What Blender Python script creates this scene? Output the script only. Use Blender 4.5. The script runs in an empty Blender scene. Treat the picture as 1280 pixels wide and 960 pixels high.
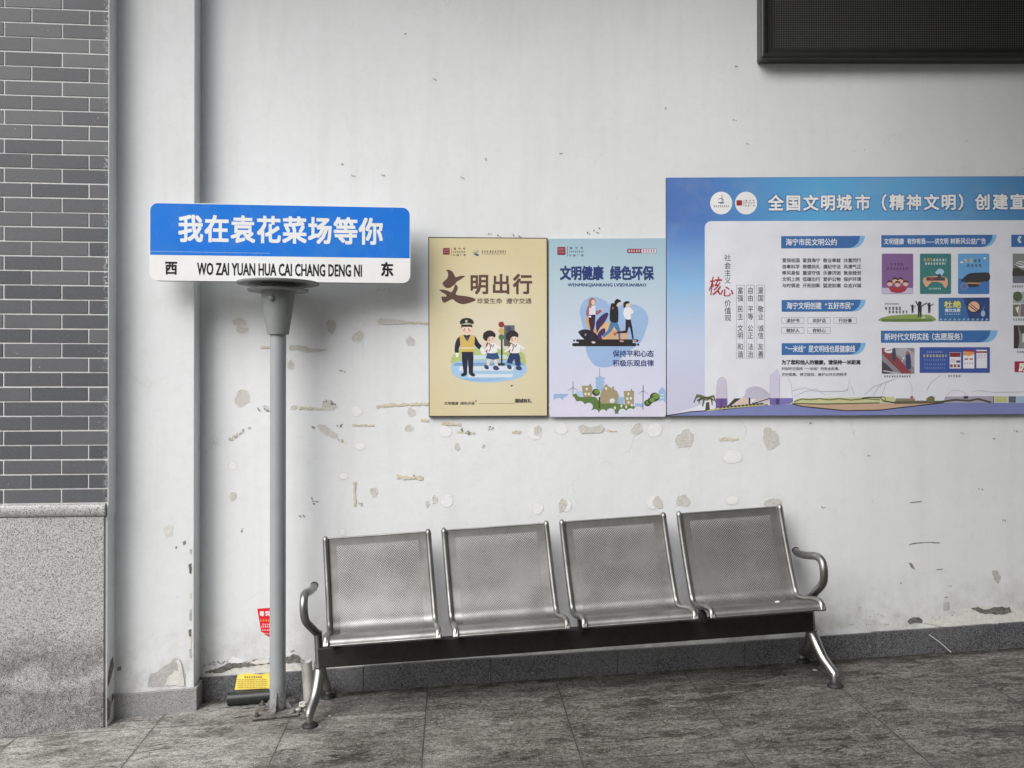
import bpy, bmesh, math, random
from mathutils import Vector, Matrix, noise
R = math.radians
scene = bpy.context.scene
COL = scene.collection

# ------------------------------------------------------------------ camera, sky, sun, exposure
F, DW = 1150.0, 4.36                       # focal length in pixels of a 1280 px wide frame; camera to wall
PITCH = math.atan(5 / F)
CP, SP = math.cos(PITCH), math.sin(PITCH)
CZ = 1.3819                                # camera height above the floor at the foot of the wall
FS, FT = .066, .035                        # the floor climbs to the right and a little towards the wall
cd = bpy.data.cameras.new('camera'); cam = bpy.data.objects.new('camera', cd); COL.objects.link(cam)
cd.sensor_width = 36; cd.lens = 36 * F / 1280; cd.clip_end = 500; cd.clip_start = .05
cam.location = (0, 0, CZ); cam.rotation_euler = (R(90) + PITCH, 0, 0)
scene.camera = cam

SUN_AZ, SUN_EL = R(-143), R(42)            # compass angle from +Y towards +X; behind and left of the camera
world = bpy.data.worlds.new('World'); scene.world = world; world.use_nodes = True
nt = world.node_tree; bg = nt.nodes['Background']
sky = nt.nodes.new('ShaderNodeTexSky'); sky.sky_type = 'NISHITA'; sky.sun_disc = False
sky.sun_elevation = SUN_EL; sky.sun_rotation = SUN_AZ; sky.air_density = 1.5; sky.dust_density = 4
hs = nt.nodes.new('ShaderNodeHueSaturation'); hs.inputs['Saturation'].default_value = .42
nt.links.new(sky.outputs[0], hs.inputs['Color']); nt.links.new(hs.outputs[0], bg.inputs['Color'])
bg.inputs['Strength'].default_value = .05
sl = bpy.data.lights.new('sun', 'SUN'); sun = bpy.data.objects.new('sun', sl); COL.objects.link(sun)
sl.energy = 1.5; sl.angle = R(52); sl.color = (1, .997, .99)
sdir = Vector((math.sin(SUN_AZ) * math.cos(SUN_EL), math.cos(SUN_AZ) * math.cos(SUN_EL), math.sin(SUN_EL)))
sun.rotation_euler = sdir.to_track_quat('Z', 'Y').to_euler(); sun.location = sdir * 20
vs = scene.view_settings
vs.view_transform = 'Standard'; vs.look = 'None'; vs.gamma = 1; vs.use_curve_mapping = False
vs.exposure = 1.15
scene.cycles.use_denoising = True
scene.cycles.max_bounces = 8; scene.cycles.transparent_max_bounces = 12

# ------------------------------------------------------------------ geometry of the view
def ray(x, y):
    u = (x - 640) / F; v = -(y - 480) / F
    return Vector((u, CP - v * SP, SP + v * CP))
def P(x, y, Y):
    d = ray(x, y); k = Y / d.y
    return Vector((d.x * k, Y, CZ + d.z * k))
def floor_z(X, Y): return FS * X + FT * (Y - DW)
def FL(x, y):
    d = ray(x, y); k = (CZ + FT * DW) / (FS * d.x + FT * d.y - d.z)
    return Vector((d.x * k, d.y * k, CZ + d.z * k))

# ------------------------------------------------------------------ objects
def props(o, label=None, cat=None, group=None, kind=None):
    if label: o['label'] = label
    if cat: o['category'] = cat
    if group: o['group'] = group
    if kind: o['kind'] = kind
    return o
def empty(name, loc, label, cat, group=None):
    o = bpy.data.objects.new(name, None); COL.objects.link(o); o.location = loc; o.empty_display_size = .05
    return props(o, label, cat, group)
def root_of(o):
    while o.parent: o = o.parent
    return o
class MB:
    """collects geometry in world coordinates and links it as ONE mesh object"""
    def __init__(s): s.v = []; s.f = []; s.m = []; s.sm = []; s.mats = []; s.uv = {}
    def mi(s, mat):
        if mat not in s.mats: s.mats.append(mat)
        return s.mats.index(mat)
    def face(s, pts, mat, smooth=False):
        b = len(s.v); s.v += [Vector(p) for p in pts]
        s.f.append(tuple(range(b, b + len(pts)))); s.m.append(s.mi(mat)); s.sm.append(smooth)
    def mesh(s, vs, fs, mat, smooth=False):
        b = len(s.v); s.v += [Vector(p) for p in vs]; k = s.mi(mat)
        for f in fs: s.f.append(tuple(i + b for i in f)); s.m.append(k); s.sm.append(smooth)
    def box(s, c, size, mat, M=None, bev=0):
        bm = bmesh.new(); bmesh.ops.create_cube(bm, size=1)
        for v in bm.verts: v.co = Vector((v.co.x * size[0], v.co.y * size[1], v.co.z * size[2]))
        if bev: bmesh.ops.bevel(bm, geom=bm.edges[:], offset=bev, segments=2, affect='EDGES', profile=.5)
        M = M or Matrix()
        s.mesh([M @ (v.co) + Vector(c) for v in bm.verts], [[v.index for v in f.verts] for f in bm_index(bm)], mat)
        bm.free()
    def tube(s, path, rad, mat, n=14, cap=True, flat=None):
        path = [Vector(p) for p in path]; m = len(path)
        rad = rad if isinstance(rad, (list, tuple)) else [rad] * m
        tang = [(path[min(i + 1, m - 1)] - path[max(i - 1, 0)]).normalized() for i in range(m)]
        ref = Vector((1, 0, 0)) if abs(tang[0].x) < .8 else Vector((0, 0, 1))
        nrm = (ref - tang[0] * ref.dot(tang[0])).normalized()
        vs, fs = [], []
        for i in range(m):
            nrm = (nrm - tang[i] * nrm.dot(tang[i])).normalized(); bn = tang[i].cross(nrm)
            fl = flat[i] if flat else (1, 1)
            for k in range(n):
                a = 2 * math.pi * k / n
                vs.append(path[i] + (nrm * math.cos(a) * fl[0] + bn * math.sin(a) * fl[1]) * rad[i])
        for i in range(m - 1):
            for k in range(n):
                fs.append((i * n + k, i * n + (k + 1) % n, (i + 1) * n + (k + 1) % n, (i + 1) * n + k))
        s.mesh(vs, fs, mat, True)
        if cap:
            s.mesh(vs[:n], [tuple(range(n))[::-1]], mat); s.mesh(vs[-n:], [tuple(range(n))], mat)
    def lathe(s, c, prof, mat, n=40, axis=None, smooth=True):
        """prof: list of (radius, height); sharp where a point is repeated"""
        c = Vector(c); vs = []; fs = []
        for (r, h) in prof:
            for k in range(n):
                a = 2 * math.pi * k / n; p = Vector((r * math.cos(a), r * math.sin(a), h))
                vs.append(c + (axis @ p if axis else p))
        for i in range(len(prof) - 1):
            if prof[i] == prof[i + 1]: continue
            for k in range(n):
                fs.append((i * n + k, i * n + (k + 1) % n, (i + 1) * n + (k + 1) % n, (i + 1) * n + k))
        s.mesh(vs, fs, mat, smooth)
    def build(s, name, parent=None, loc=None, bevel=None):
        org = Vector(loc) if loc is not None else (root_of(parent).location if parent else Vector((0, 0, 0)))
        me = bpy.data.meshes.new(name)
        me.from_pydata([v - org for v in s.v], [], s.f)
        for m in s.mats: me.materials.append(m)
        me.polygons.foreach_set('material_index', s.m); me.polygons.foreach_set('use_smooth', s.sm)
        me.validate(); me.update()
        o = bpy.data.objects.new(name, me); COL.objects.link(o)
        if parent: o.parent = parent
        else: o.location = org
        if bevel:
            b = o.modifiers.new('bevel', 'BEVEL'); b.width = bevel; b.segments = 2; b.limit_method = 'ANGLE'
        return o
def bm_index(bm):
    bm.verts.index_update(); bm.verts.ensure_lookup_table(); return bm.faces
def spline(pts, n=8):
    pts = [Vector(p) for p in pts]; out = []
    for i in range(len(pts) - 1):
        p0, p1, p2, p3 = pts[max(i - 1, 0)], pts[i], pts[i + 1], pts[min(i + 2, len(pts) - 1)]
        for k in range(n):
            t = k / n
            out.append(.5 * ((2 * p1) + (p2 - p0) * t + (2 * p0 - 5 * p1 + 4 * p2 - p3) * t * t + (3 * p1 - p0 - 3 * p2 + p3) * t ** 3))
    out.append(pts[-1]); return out

# ------------------------------------------------------------------ materials
class NT:
    def __init__(s, name):
        s.mat = bpy.data.materials.new(name); s.mat.use_nodes = True; s.t = s.mat.node_tree
        s.b = s.t.nodes['Principled BSDF']; s.out = s.t.nodes['Material Output']
        s.co = s.t.nodes.new('ShaderNodeTexCoord').outputs['Object']
    def n(s, kind, **kw):
        nd = s.t.nodes.new('ShaderNode' + kind)
        for k, v in kw.items(): setattr(nd, k, v)
        return nd
    def set(s, sock, v):
        if hasattr(v, 'is_linked') or hasattr(v, 'links'): s.t.links.new(v, sock)
        elif isinstance(v, (tuple, list)) and len(v) == 3 and sock.type == 'RGBA': sock.default_value = (*v, 1)
        else: sock.default_value = v
    def noise(s, scale, detail=4, rough=.55, co=None, dist=0, stretch=None):
        nd = s.n('TexNoise'); co = co or s.co
        if stretch: co = s.map(co, stretch)
        s.set(nd.inputs['Vector'], co); nd.inputs['Scale'].default_value = scale; nd.inputs['Detail'].default_value = detail
        nd.inputs['Roughness'].default_value = rough; nd.inputs['Distortion'].default_value = dist
        return nd.outputs[0]
    def map(s, co, scale=(1, 1, 1), loc=(0, 0, 0), rot=(0, 0, 0)):
        m = s.n('Mapping'); s.set(m.inputs['Vector'], co); m.inputs['Scale'].default_value = scale
        m.inputs['Location'].default_value = loc; m.inputs['Rotation'].default_value = rot
        return m.outputs[0]
    def voro(s, scale, feature='F1', co=None, out=0, rnd=1):
        nd = s.n('TexVoronoi', feature=feature); s.set(nd.inputs['Vector'], co or s.co); nd.inputs['Scale'].default_value = scale
        nd.inputs['Randomness'].default_value = rnd
        return nd.outputs[out]
    def math(s, op, a, b=0, c=0, clamp=False):
        nd = s.n('Math', operation=op); nd.use_clamp = clamp
        s.set(nd.inputs[0], a); s.set(nd.inputs[1], b); s.set(nd.inputs[2], c)
        return nd.outputs[0]
    def ramp(s, fac, lo, hi, a=0, b=1):
        nd = s.n('MapRange'); nd.clamp = True
        s.set(nd.inputs[0], fac); nd.inputs[1].default_value = lo; nd.inputs[2].default_value = hi
        nd.inputs[3].default_value = a; nd.inputs[4].default_value = b
        return nd.outputs[0]
    def mix(s, fac, a, b, mode='MIX'):
        nd = s.n('Mix', data_type='RGBA', blend_type=mode); nd.clamp_factor = True
        s.set(nd.inputs[0], fac); s.set(nd.inputs[6], a); s.set(nd.inputs[7], b)
        return nd.outputs[2]
    def xyz(s, co=None):
        nd = s.n('SeparateXYZ'); s.set(nd.inputs[0], co or s.co); return nd.outputs
    def bump(s, h, strength=.3, dist=.01):
        nd = s.n('Bump'); s.set(nd.inputs['Height'], h); nd.inputs['Strength'].default_value = strength
        nd.inputs['Distance'].default_value = dist; s.set(s.b.inputs['Normal'], nd.outputs[0])
    def done(s, col=None, rough=None, metal=None, spec=None):
        if col is not None: s.set(s.b.inputs['Base Color'], col)
        if rough is not None: s.set(s.b.inputs['Roughness'], rough)
        if metal is not None: s.set(s.b.inputs['Metallic'], metal)
        if spec is not None: s.b.inputs['Specular IOR Level'].default_value = spec
        return s.mat
def lin(c):
    c /= 255
    return c / 12.92 if c <= .04045 else ((c + .055) / 1.055) ** 2.4
_pc = {}
PRINT_GAIN = 1.15
def ink(rgb, gain=None):
    """printed colour: matt vinyl print with a faint unevenness"""
    k = (rgb, gain)
    if k not in _pc:
        t = NT('print_ink'); g = PRINT_GAIN if gain is None else gain
        c = tuple(min(.86, lin(v) * g) for v in rgb)
        t.done(t.mix(t.ramp(t.noise(9, 3), .3, .7), c, tuple(v * .93 for v in c)), t.ramp(t.noise(5, 4), .3, .7, .32, .55), 0, .4); t.bump(t.noise(2.2, 2), .12, .03)
        _pc[k] = t.mat
    return _pc[k]

def plain(name, col, rough=.6, metal=0, var=.12, scale=30, bump=0, spec=.5):
    t = NT(name); nz = t.noise(scale, 5)
    t.done(t.mix(t.ramp(nz, .3, .7), tuple(c * (1 - var) for c in col), tuple(min(1, c * (1 + var)) for c in col)), rough, metal, spec)
    if bump: t.bump(nz, bump, .005)
    return t.mat

def m_wall():
    t = NT('white_wall_paint')
    big = t.noise(1.1, 5, .6); mid = t.noise(7, 6, .65); fine = t.noise(90, 3)
    streak = t.noise(3.0, 5, .6, stretch=(3.2, 1, .35))
    c = t.mix(t.ramp(big, .35, .68), (.775, .795, .81), (.715, .735, .75))
    c = t.mix(t.ramp(streak, .5, .72, 0, .42), c, (.66, .66, .655))
    c = t.mix(t.ramp(t.noise(24, 5, .7), .5, .72, 0, .16), c, (.56, .555, .54))
    c = t.mix(t.ramp(mid, .6, .8, 0, .3), c, (.84, .84, .84))
    # fine hairline cracks, and sparse small chips
    wco = t.n('VectorMath', operation='ADD'); nz = t.n('TexNoise'); t.set(nz.inputs['Vector'], t.co); nz.inputs['Scale'].default_value = 3.5; nz.inputs['Detail'].default_value = 6
    sc = t.n('VectorMath', operation='SCALE'); t.set(sc.inputs[0], nz.outputs[1]); sc.inputs['Scale'].default_value = .55
    t.set(wco.inputs[0], t.co); t.set(wco.inputs[1], sc.outputs[0])
    cr = t.voro(1.7, 'DISTANCE_TO_EDGE', wco.outputs[0])
    crack = t.math('MULTIPLY', t.ramp(cr, .0, .006, 1, 0), t.ramp(t.noise(2.3, 3), .56, .66))
    c = t.mix(t.math('MULTIPLY', crack, .4), c, (.42, .41, .39))
    chip = t.math('MULTIPLY', t.ramp(t.voro(14), .04, .07, 1, 0), t.ramp(t.noise(5, 2), .58, .66))
    c = t.mix(t.math('MULTIPLY', chip, .55), c, (.3, .29, .27))
    # splash dirt above the skirting: height above the sloping floor
    x = t.xyz(); hgt = t.math('SUBTRACT', x[2], t.math('MULTIPLY', x[0], FS))
    low = t.math('MULTIPLY', t.ramp(hgt, .12, .42, 1, 0), t.ramp(t.noise(6, 6, .7), .42, .7))
    c = t.mix(t.math('MULTIPLY', low, .9), c, (.42, .405, .37))
    h = t.math('ADD', t.math('MULTIPLY', big, .8), t.math('ADD', t.math('MULTIPLY', mid, .35), t.math('MULTIPLY', fine, .05)))
    t.bump(t.math('SUBTRACT', h, t.math('MULTIPLY', crack, .1)), .42, .02)
    return t.done(c, .62, 0, .3)
def m_granite(name, dark, dirty):
    t = NT(name)
    v = t.voro({'speckled_granite': 400, 'dark_granite': 270}.get(name, 420), out=1); xx = t.n('SeparateColor'); t.set(xx.inputs[0], v)
    g = xx.outputs[0]; n2 = t.noise(150, 2, .6)
    if dark:
        c = t.mix(t.ramp(g, .2, .95), (.02, .021, .025), (.17, .175, .19))
        c = t.mix(t.ramp(g, .93, .97), c, (.2, .2, .21))
    else:
        c = t.mix(t.ramp(g, .05, .75), (.17, .17, .165), (.60, .60, .60))
        c = t.mix(t.ramp(g, .14, .26, .9, 0), c, (.045, .045, .048))
    c = t.mix(t.ramp(n2, .35, .7, 0, .35), c, t.mix(.5, c, (.3, .3, .3)))
    if name == 'grey_granite': c = t.mix(.5, c, (.20, .20, .205))
    d = t.ramp(t.noise(3.2, 5, .6), .42, .62)
    if dirty:   # tide marks of grime near the floor, wavy and with a bright gap
        x = t.xyz(); hh = t.math('ADD', x[2], t.math('MULTIPLY', t.math('SUBTRACT', t.noise(2.6, 4), .5), .5))
        band = t.math('MULTIPLY', t.ramp(hh, .32, .46, 1, 0), t.ramp(t.math('ADD', t.noise(38, 4, .7), t.math('MULTIPLY', t.noise(6, 4), .6)), .62, .95, .35, 1))
        gap = t.math('MULTIPLY', t.ramp(hh, .15, .2), t.ramp(hh, .22, .28, 1, 0))
        gap2 = t.math('SUBTRACT', band, t.math('MULTIPLY', gap, .5))
        c = t.mix(gap2, c, t.mix(1.0, c, (.40, .39, .37), 'MULTIPLY'))
    else:
        c = t.mix(t.math('MULTIPLY', d, .35), c, (.2, .2, .2))
    t.bump(g, .05, .002)
    return t.done(c, .42 if not dark else .4)
def m_floor():
    t = NT('stone_floor_tiles')
    x = t.xyz()
    a = t.math('DIVIDE', t.math('ADD', t.math('ADD', x[0], t.math('MULTIPLY', x[1], .065)), .398 - DW * .065 + 6), .6)
    b = t.math('DIVIDE', t.math('ADD', x[1], -3.455 + 60), .6)
    fa, fb = t.math('FRACT', a), t.math('FRACT', b)
    da = t.math('MINIMUM', fa, t.math('SUBTRACT', 1, fa)); db = t.math('MINIMUM', fb, t.math('SUBTRACT', 1, fb))
    wob = t.math('MULTIPLY', t.math('SUBTRACT', t.noise(26, 5, .7), .5), t.ramp(t.noise(2.6, 3), .45, .62, .003, .013))
    dj = t.math('ADD', t.math('MINIMUM', da, t.math('MULTIPLY', db, 1.25)), wob)
    joint = t.math('MULTIPLY', t.ramp(dj, .0022, .0050, 1, 0), t.ramp(t.noise(4, 3), .3, .55, .5, 1))
    edge = t.ramp(dj, .004, .03, 1, 0)
    ident = t.n('CombineXYZ'); t.set(ident.inputs[0], t.math('FLOOR', a)); t.set(ident.inputs[1], t.math('FLOOR', b))
    wn = t.n('TexWhiteNoise', noise_dimensions='3D'); t.set(wn.inputs['Vector'], ident.outputs[0])
    off = t.n('VectorMath', operation='ADD'); sc = t.n('VectorMath', operation='SCALE'); t.set(sc.inputs[0], wn.outputs[1]); sc.inputs['Scale'].default_value = 13
    t.set(off.inputs[0], t.co); t.set(off.inputs[1], sc.outputs[0])
    co = off.outputs[0]
    wav = t.noise(3.2, 3, .5, co)                 # bends the veins a little
    cw = t.n('CombineXYZ'); xo = t.xyz(co); t.set(cw.inputs[0], xo[0]); t.set(cw.inputs[1], t.math('ADD', xo[1], t.math('MULTIPLY', wav, .16))); t.set(cw.inputs[2], xo[2])
    co2 = cw.outputs[0]
    v1 = t.noise(7, 6, .65, t.map(co2, (.33, 1.5, 1)))
    v2 = t.noise(26, 6, .75, t.map(co2, (.42, 1.15, 1)))
    fine = t.noise(95, 4, .7, t.map(co, (.6, 1, 1)))
    grit = t.noise(260, 3, .75)
    blot = t.noise(2.2, 5, .62, t.co)
    blot2 = t.noise(9, 6, .7, t.map(t.co, (.6, 1, 1)))
    c = t.mix(t.ramp(v1, .36, .64), (.225, .222, .216), (.36, .357, .35))
    c = t.mix(t.ramp(v2, .38, .52, .6, 0), c, (.135, .132, .127))
    c = t.mix(t.ramp(v2, .56, .68, 0, .5), c, (.47, .467, .46))
    c = t.mix(t.ramp(fine, .34, .47, .7, 0), c, (.10, .098, .094))
    c = t.mix(t.ramp(fine, .54, .66, 0, .6), c, (.52, .515, .505))
    c = t.mix(t.ramp(grit, .36, .47, .7, 0), c, (.085, .083, .08))
    c = t.mix(t.ramp(grit, .55, .66, 0, .7), c, (.60, .595, .585))
    # trodden-in dirt: broad, towards the middle of the bay, in ragged clouds
    trod = t.math('MULTIPLY', t.ramp(t.math('ADD', x[0], t.math('MULTIPLY', t.math('SUBTRACT', blot, .5), 3.0)), -1.75, -.2), .74)
    c = t.mix(trod, c, t.mix(1.0, c, (.42, .412, .40), 'MULTIPLY'))
    vein = t.noise(3.0, 6, .62, t.map(co2, (.5, 2.6, 1), rot=(0, 0, .05)), dist=1.4)
    vl = t.math('MULTIPLY', t.ramp(vein, .478, .497), t.ramp(vein, .503, .522, 1, 0))
    c = t.mix(t.math('MULTIPLY', vl, t.ramp(t.noise(3.1, 4), .5, .62, 0, .75)), c, (.055, .053, .05))
    cloud = t.math('MULTIPLY', t.ramp(t.noise(8, 7, .75, t.map(t.co, (.55, 1, 1))), .52, .6), t.ramp(blot, .4, .55))
    c = t.mix(t.math('MULTIPLY', cloud, .5), c, (.06, .058, .055))
    c = t.mix(t.ramp(blot2, .56, .68, 0, .4), c, (.08, .078, .074))
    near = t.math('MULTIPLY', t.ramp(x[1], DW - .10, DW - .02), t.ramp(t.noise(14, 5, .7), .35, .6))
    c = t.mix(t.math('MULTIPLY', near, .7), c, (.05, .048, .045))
    bc_ = t.n('BrightContrast'); t.set(bc_.inputs['Color'], c); bc_.inputs['Contrast'].default_value = .52; bc_.inputs['Bright'].default_value = .152
    c = t.mix(1.0, t.mix(1.0, bc_.outputs[0], (.028, .026, .024), 'LIGHTEN'), (1, .985, .955), 'MULTIPLY')
    sv = t.ramp(v1, .495, .5, 0, 1); sv2 = t.ramp(v1, .5, .506, 1, 0)
    c = t.mix(t.math('MULTIPLY', t.math('MULTIPLY', sv, sv2), t.ramp(blot2, .45, .55, 0, .8)), c, (.045, .042, .038))
    wn2 = t.xyz(wn.outputs[1])
    c = t.mix(.8, c, t.mix(wn2[0], (.82, .82, .82), (1.12, 1.12, 1.12)), 'MULTIPLY')
    c = t.mix(t.math('MULTIPLY', edge, t.ramp(blot2, .35, .6, .1, .45)), c, (.09, .088, .084))
    c = t.mix(t.math('MULTIPLY', joint, .92), c, (.035, .033, .03))
    h = t.math('SUBTRACT', t.math('ADD', t.math('MULTIPLY', v2, .5), t.math('MULTIPLY', fine, .5)), t.math('MULTIPLY', joint, 1.2))
    t.bump(h, .35, .004)
    return t.done(c, t.ramp(v1, .3, .7, .5, .72), 0, .3)
def m_brick():
    t = NT('grey_tile_brick')
    nz = t.noise(260, 3, .6); big = t.noise(4, 4)
    geo = t.n('NewGeometry').outputs['Random Per Island']
    c = t.mix(geo, (.064, .068, .077), (.115, .119, .129))
    c = t.mix(t.ramp(nz, .55, .75, 0, .5), c, (.2, .2, .21))
    c = t.mix(t.ramp(nz, .3, .42, .5, 0), c, (.05, .05, .055))
    spk = t.math('MULTIPLY', t.ramp(t.voro(26), .05, .09, 1, 0), t.ramp(t.noise(9, 2), .55, .62))
    c = t.mix(t.math('MULTIPLY', spk, .7), c, (.5, .5, .5))
    # white wall paint brushed over the last bricks at the corner
    x = t.xyz(); edge = t.ramp(x[0], -.022, -.004)
    smear = t.math('MULTIPLY', t.math('MULTIPLY', edge, t.ramp(t.noise(75, 5, .75), .5, .6)), t.ramp(t.noise(4.5, 3, .5, stretch=(.1, .1, 1)), .45, .6))
    c = t.mix(smear, c, (.75, .75, .74))
    t.bump(t.math('ADD', nz, t.math('MULTIPLY', big, .4)), .3, .003)
    return t.done(c, .45, 0, .5)
def m_steel(name='brushed_steel', base=.5, r0=.24, r1=.42, holes=None, dirt=.5, bumpy=.06):
    t = NT(name)
    sm = t.noise(5, 6, .6); fine = t.noise(120, 3, .6, stretch=(.2, 1, 1)); spots = t.noise(38, 5, .7)
    c = t.mix(t.ramp(sm, .38, .62), (base * 1.1, base * 1.1, base * 1.08), (base * .66, base * .65, base * .62))
    c = t.mix(t.ramp(spots, .6, .75, 0, dirt), c, (base * .35, base * .33, base * .3))
    t.done(c, t.math('ADD', t.ramp(sm, .3, .7, r0, r1), t.math('MULTIPLY', fine, .06)), 1)
    t.bump(t.math('ADD', sm, t.math('MULTIPLY', fine, .1)), bumpy, .01)
    if holes:
        w, L = holes
        uv = t.n('UVMap').outputs[0]; xx = t.xyz(uv); pitch = .0118
        def grid(du, dv):
            a = t.math('SUBTRACT', t.math('FRACT', t.math('ADD', t.math('DIVIDE', xx[0], pitch), du)), .5)
            b = t.math('SUBTRACT', t.math('FRACT', t.math('ADD', t.math('DIVIDE', xx[1], pitch * 1.0), dv)), .5)
            return t.math('SQRT', t.math('ADD', t.math('MULTIPLY', a, a), t.math('MULTIPLY', b, b)))
        d = t.math('MINIMUM', grid(0, 0), grid(.5, .5))
        hole = t.math('LESS_THAN', d, .215)
        for (cmp, k, lim) in (('GREATER_THAN', 0, .052), ('LESS_THAN', 0, w - .052), ('GREATER_THAN', 1, .035), ('LESS_THAN', 1, L)):
            hole = t.math('MULTIPLY', hole, t.math(cmp, xx[k], lim))
        tr = t.n('BsdfTransparent'); mx = t.n('MixShader')
        t.set(mx.inputs[0], hole); t.t.links.new(t.b.outputs[0], mx.inputs[1]); t.t.links.new(tr.outputs[0], mx.inputs[2])
        t.t.links.new(mx.outputs[0], t.out.inputs['Surface'])
    return t.mat
def m_pole():
    t = NT('grey_pole_paint'); nz = t.noise(14, 5); z = t.xyz()[2]
    c = t.mix(t.ramp(nz, .3, .7), (.325, .34, .355), (.345, .36, .375))
    rust = t.math('MULTIPLY', t.ramp(z, .02, .14, 1, 0), t.ramp(t.noise(45, 5, .7), .42, .6))
    c = t.mix(rust, c, (.12, .09, .07))
    return t.done(c, .35, .0, .5)
def m_rust():
    t = NT('rusty_plate'); nz = t.noise(40, 6, .7)
    c = t.mix(t.ramp(nz, .38, .6), (.20, .195, .19), (.075, .058, .048)); c = t.mix(t.ramp(t.noise(17, 4), .55, .7), c, (.28, .27, .26))
    t.bump(nz, .5, .004); return t.done(c, .75)
def m_screen():
    t = NT('led_matrix_screen'); x = t.xyz(); p = .0108
    a = t.math('SUBTRACT', t.math('FRACT', t.math('DIVIDE', x[0], p)), .5); b = t.math('SUBTRACT', t.math('FRACT', t.math('DIVIDE', x[2], p)), .5)
    d = t.math('SQRT', t.math('ADD', t.math('MULTIPLY', a, a), t.math('MULTIPLY', b, b)))
    n1 = t.noise(3, 4)
    c = t.mix(t.ramp(d, .22, .36, 1, 0), (.012, .012, .012), t.mix(t.ramp(n1, .3, .7), (.10, .104, .096), (.078, .08, .076)))
    t.bump(t.ramp(d, .2, .4, 1, 0), .4, .003)
    return t.done(c, .55, 0, .35)
def m_plaster(name, c0, c1, scale=60):
    t = NT(name); nz = t.noise(scale, 6, .7)
    t.bump(nz, .6, .006); return t.done(t.mix(t.ramp(nz, .35, .65), c0, c1), .85, 0, .2)

WALL = m_wall(); GRAN_D = m_granite('dark_granite', True, False); GRAN_L = m_granite('speckled_granite', False, True)
GRAN_P = m_granite('grey_granite', False, False)
PLAST = m_plaster('bare_plaster', (.53, .515, .49), (.65, .635, .61)); PLASTG = m_plaster('grey_plaster', (.40, .395, .38), (.55, .545, .53), 45)
GLUE = m_plaster('old_glue', (.58, .51, .38), (.72, .67, .56), 90); FILL = m_plaster('white_filler', (.78, .79, .795), (.81, .815, .82), 25)
DARKP = m_plaster('dark_plaster', (.09, .088, .08), (.26, .25, .235), 70); RIM = plain('paint_lip', (.70, .70, .69), .6)  # dark grey laid along undercut plaster edges and on blotches
SCUFF = plain('scuff_mark', (.22, .215, .20), .7)
OLDP = m_plaster('loose_limewash', (.62, .61, .57), (.78, .775, .75), 50)
STEEL = m_steel(base=.31, r0=.34, r1=.48); CHROME = m_steel('polished_tube', .37, .30, .44, dirt=.35, bumpy=.015); LEG = m_steel('leg_casting', .42, .25, .45, dirt=.8)
BEAM = plain('brown_black_beam_paint', (.022, .018, .018), .5, var=.3); BLACK = plain('black_rubber', (.02, .02, .02), .6, bump=.2)
POLE = m_pole(); CONE = plain('grey_cast_paint', (.25, .265, .265), .42, var=.06); RUST = m_rust()

# ------------------------------------------------------------------ floor, unseen light blockers
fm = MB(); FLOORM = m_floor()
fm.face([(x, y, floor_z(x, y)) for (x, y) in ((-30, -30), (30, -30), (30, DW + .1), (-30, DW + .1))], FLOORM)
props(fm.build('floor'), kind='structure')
rm = MB(); BLOCKER = plain('blocker_paint', (.62, .62, .61), .8, var=.05)  # added out of view to shade the wall: roof slab, eave, facing wall
rm.box((5.35, -.2, 4.55), (8.9, 9.6, .25), BLOCKER)
rm.box((-2.85, 3.75, 4.5), (7.48, 1.22, .3), BLOCKER)
rm.box((2.0, -5.2, 3.0), (14.0, .3, 8.0), BLOCKER)
props(rm.build('unseen_light_blockers'), kind='structure')

# ------------------------------------------------------------------ wall with peeled spots
_lv = [0]
def level():
    _lv[0] = (_lv[0] + 1) % 40; return _lv[0] * .00004
def blob(mb, px, py, rx, ry, seed, mat=PLAST, rim=True, lip=.0013, Y=DW, rot=0, rough=.21, top=None):
    rnd = random.Random(seed); s = Y / F; c = P(px, py, Y); n = 26; e = level(); ph = [rnd.uniform(0, 6.28) for _ in range(4)]
    ca, sa = math.cos(rot), math.sin(rot)
    def ring(g, dx, dy):
        out = []
        for k in range(n):
            a = 2 * math.pi * k / n
            q = 1 + rough * (.6 * math.sin(2 * a + ph[0]) + .45 * math.sin(3 * a + ph[1]) + .3 * math.sin(5 * a + ph[2]) + .25 * math.sin(9 * a + ph[3]))
            u, v = (rx * q + g) * math.cos(a), (ry * q + g) * math.sin(a)
            out.append(Vector((c.x + (u * ca - v * sa) * s + dx, Y - dy - e, c.z + (u * sa + v * ca) * s)))
        return out
    if rim:
        o, i, b = ring(1.0, 0, .0005), ring(.0, 0, lip), ring(-.1, 0, .0007)
        for k in range(n):
            j = (k + 1) % n
            mb.face([o[k], o[j], i[j], i[k]], RIM); mb.face([i[k], i[j], b[j], b[k]], mat)
        mb.face(b, mat)
    else:
        mb.face(ring(0, 0, .0012), mat)
def ragged(mb, pts, mat, seed, amp=.8, step=3.0, off=.0014, Y=DW):
    """polygon in photo pixels, with torn edges"""
    rnd = random.Random(seed); out = []
    for i, p in enumerate(pts):
        q = pts[(i + 1) % len(pts)]; d = math.hypot(q[0] - p[0], q[1] - p[1]); k = max(1, int(d / step))
        for t in range(k):
            f = t / k; out.append((p[0] + (q[0] - p[0]) * f + rnd.uniform(-amp, amp), p[1] + (q[1] - p[1]) * f + rnd.uniform(-amp, amp)))
    off += level(); mb.face([P(x, y, Y) - Vector((0, off, 0)) for x, y in out], mat)
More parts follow.
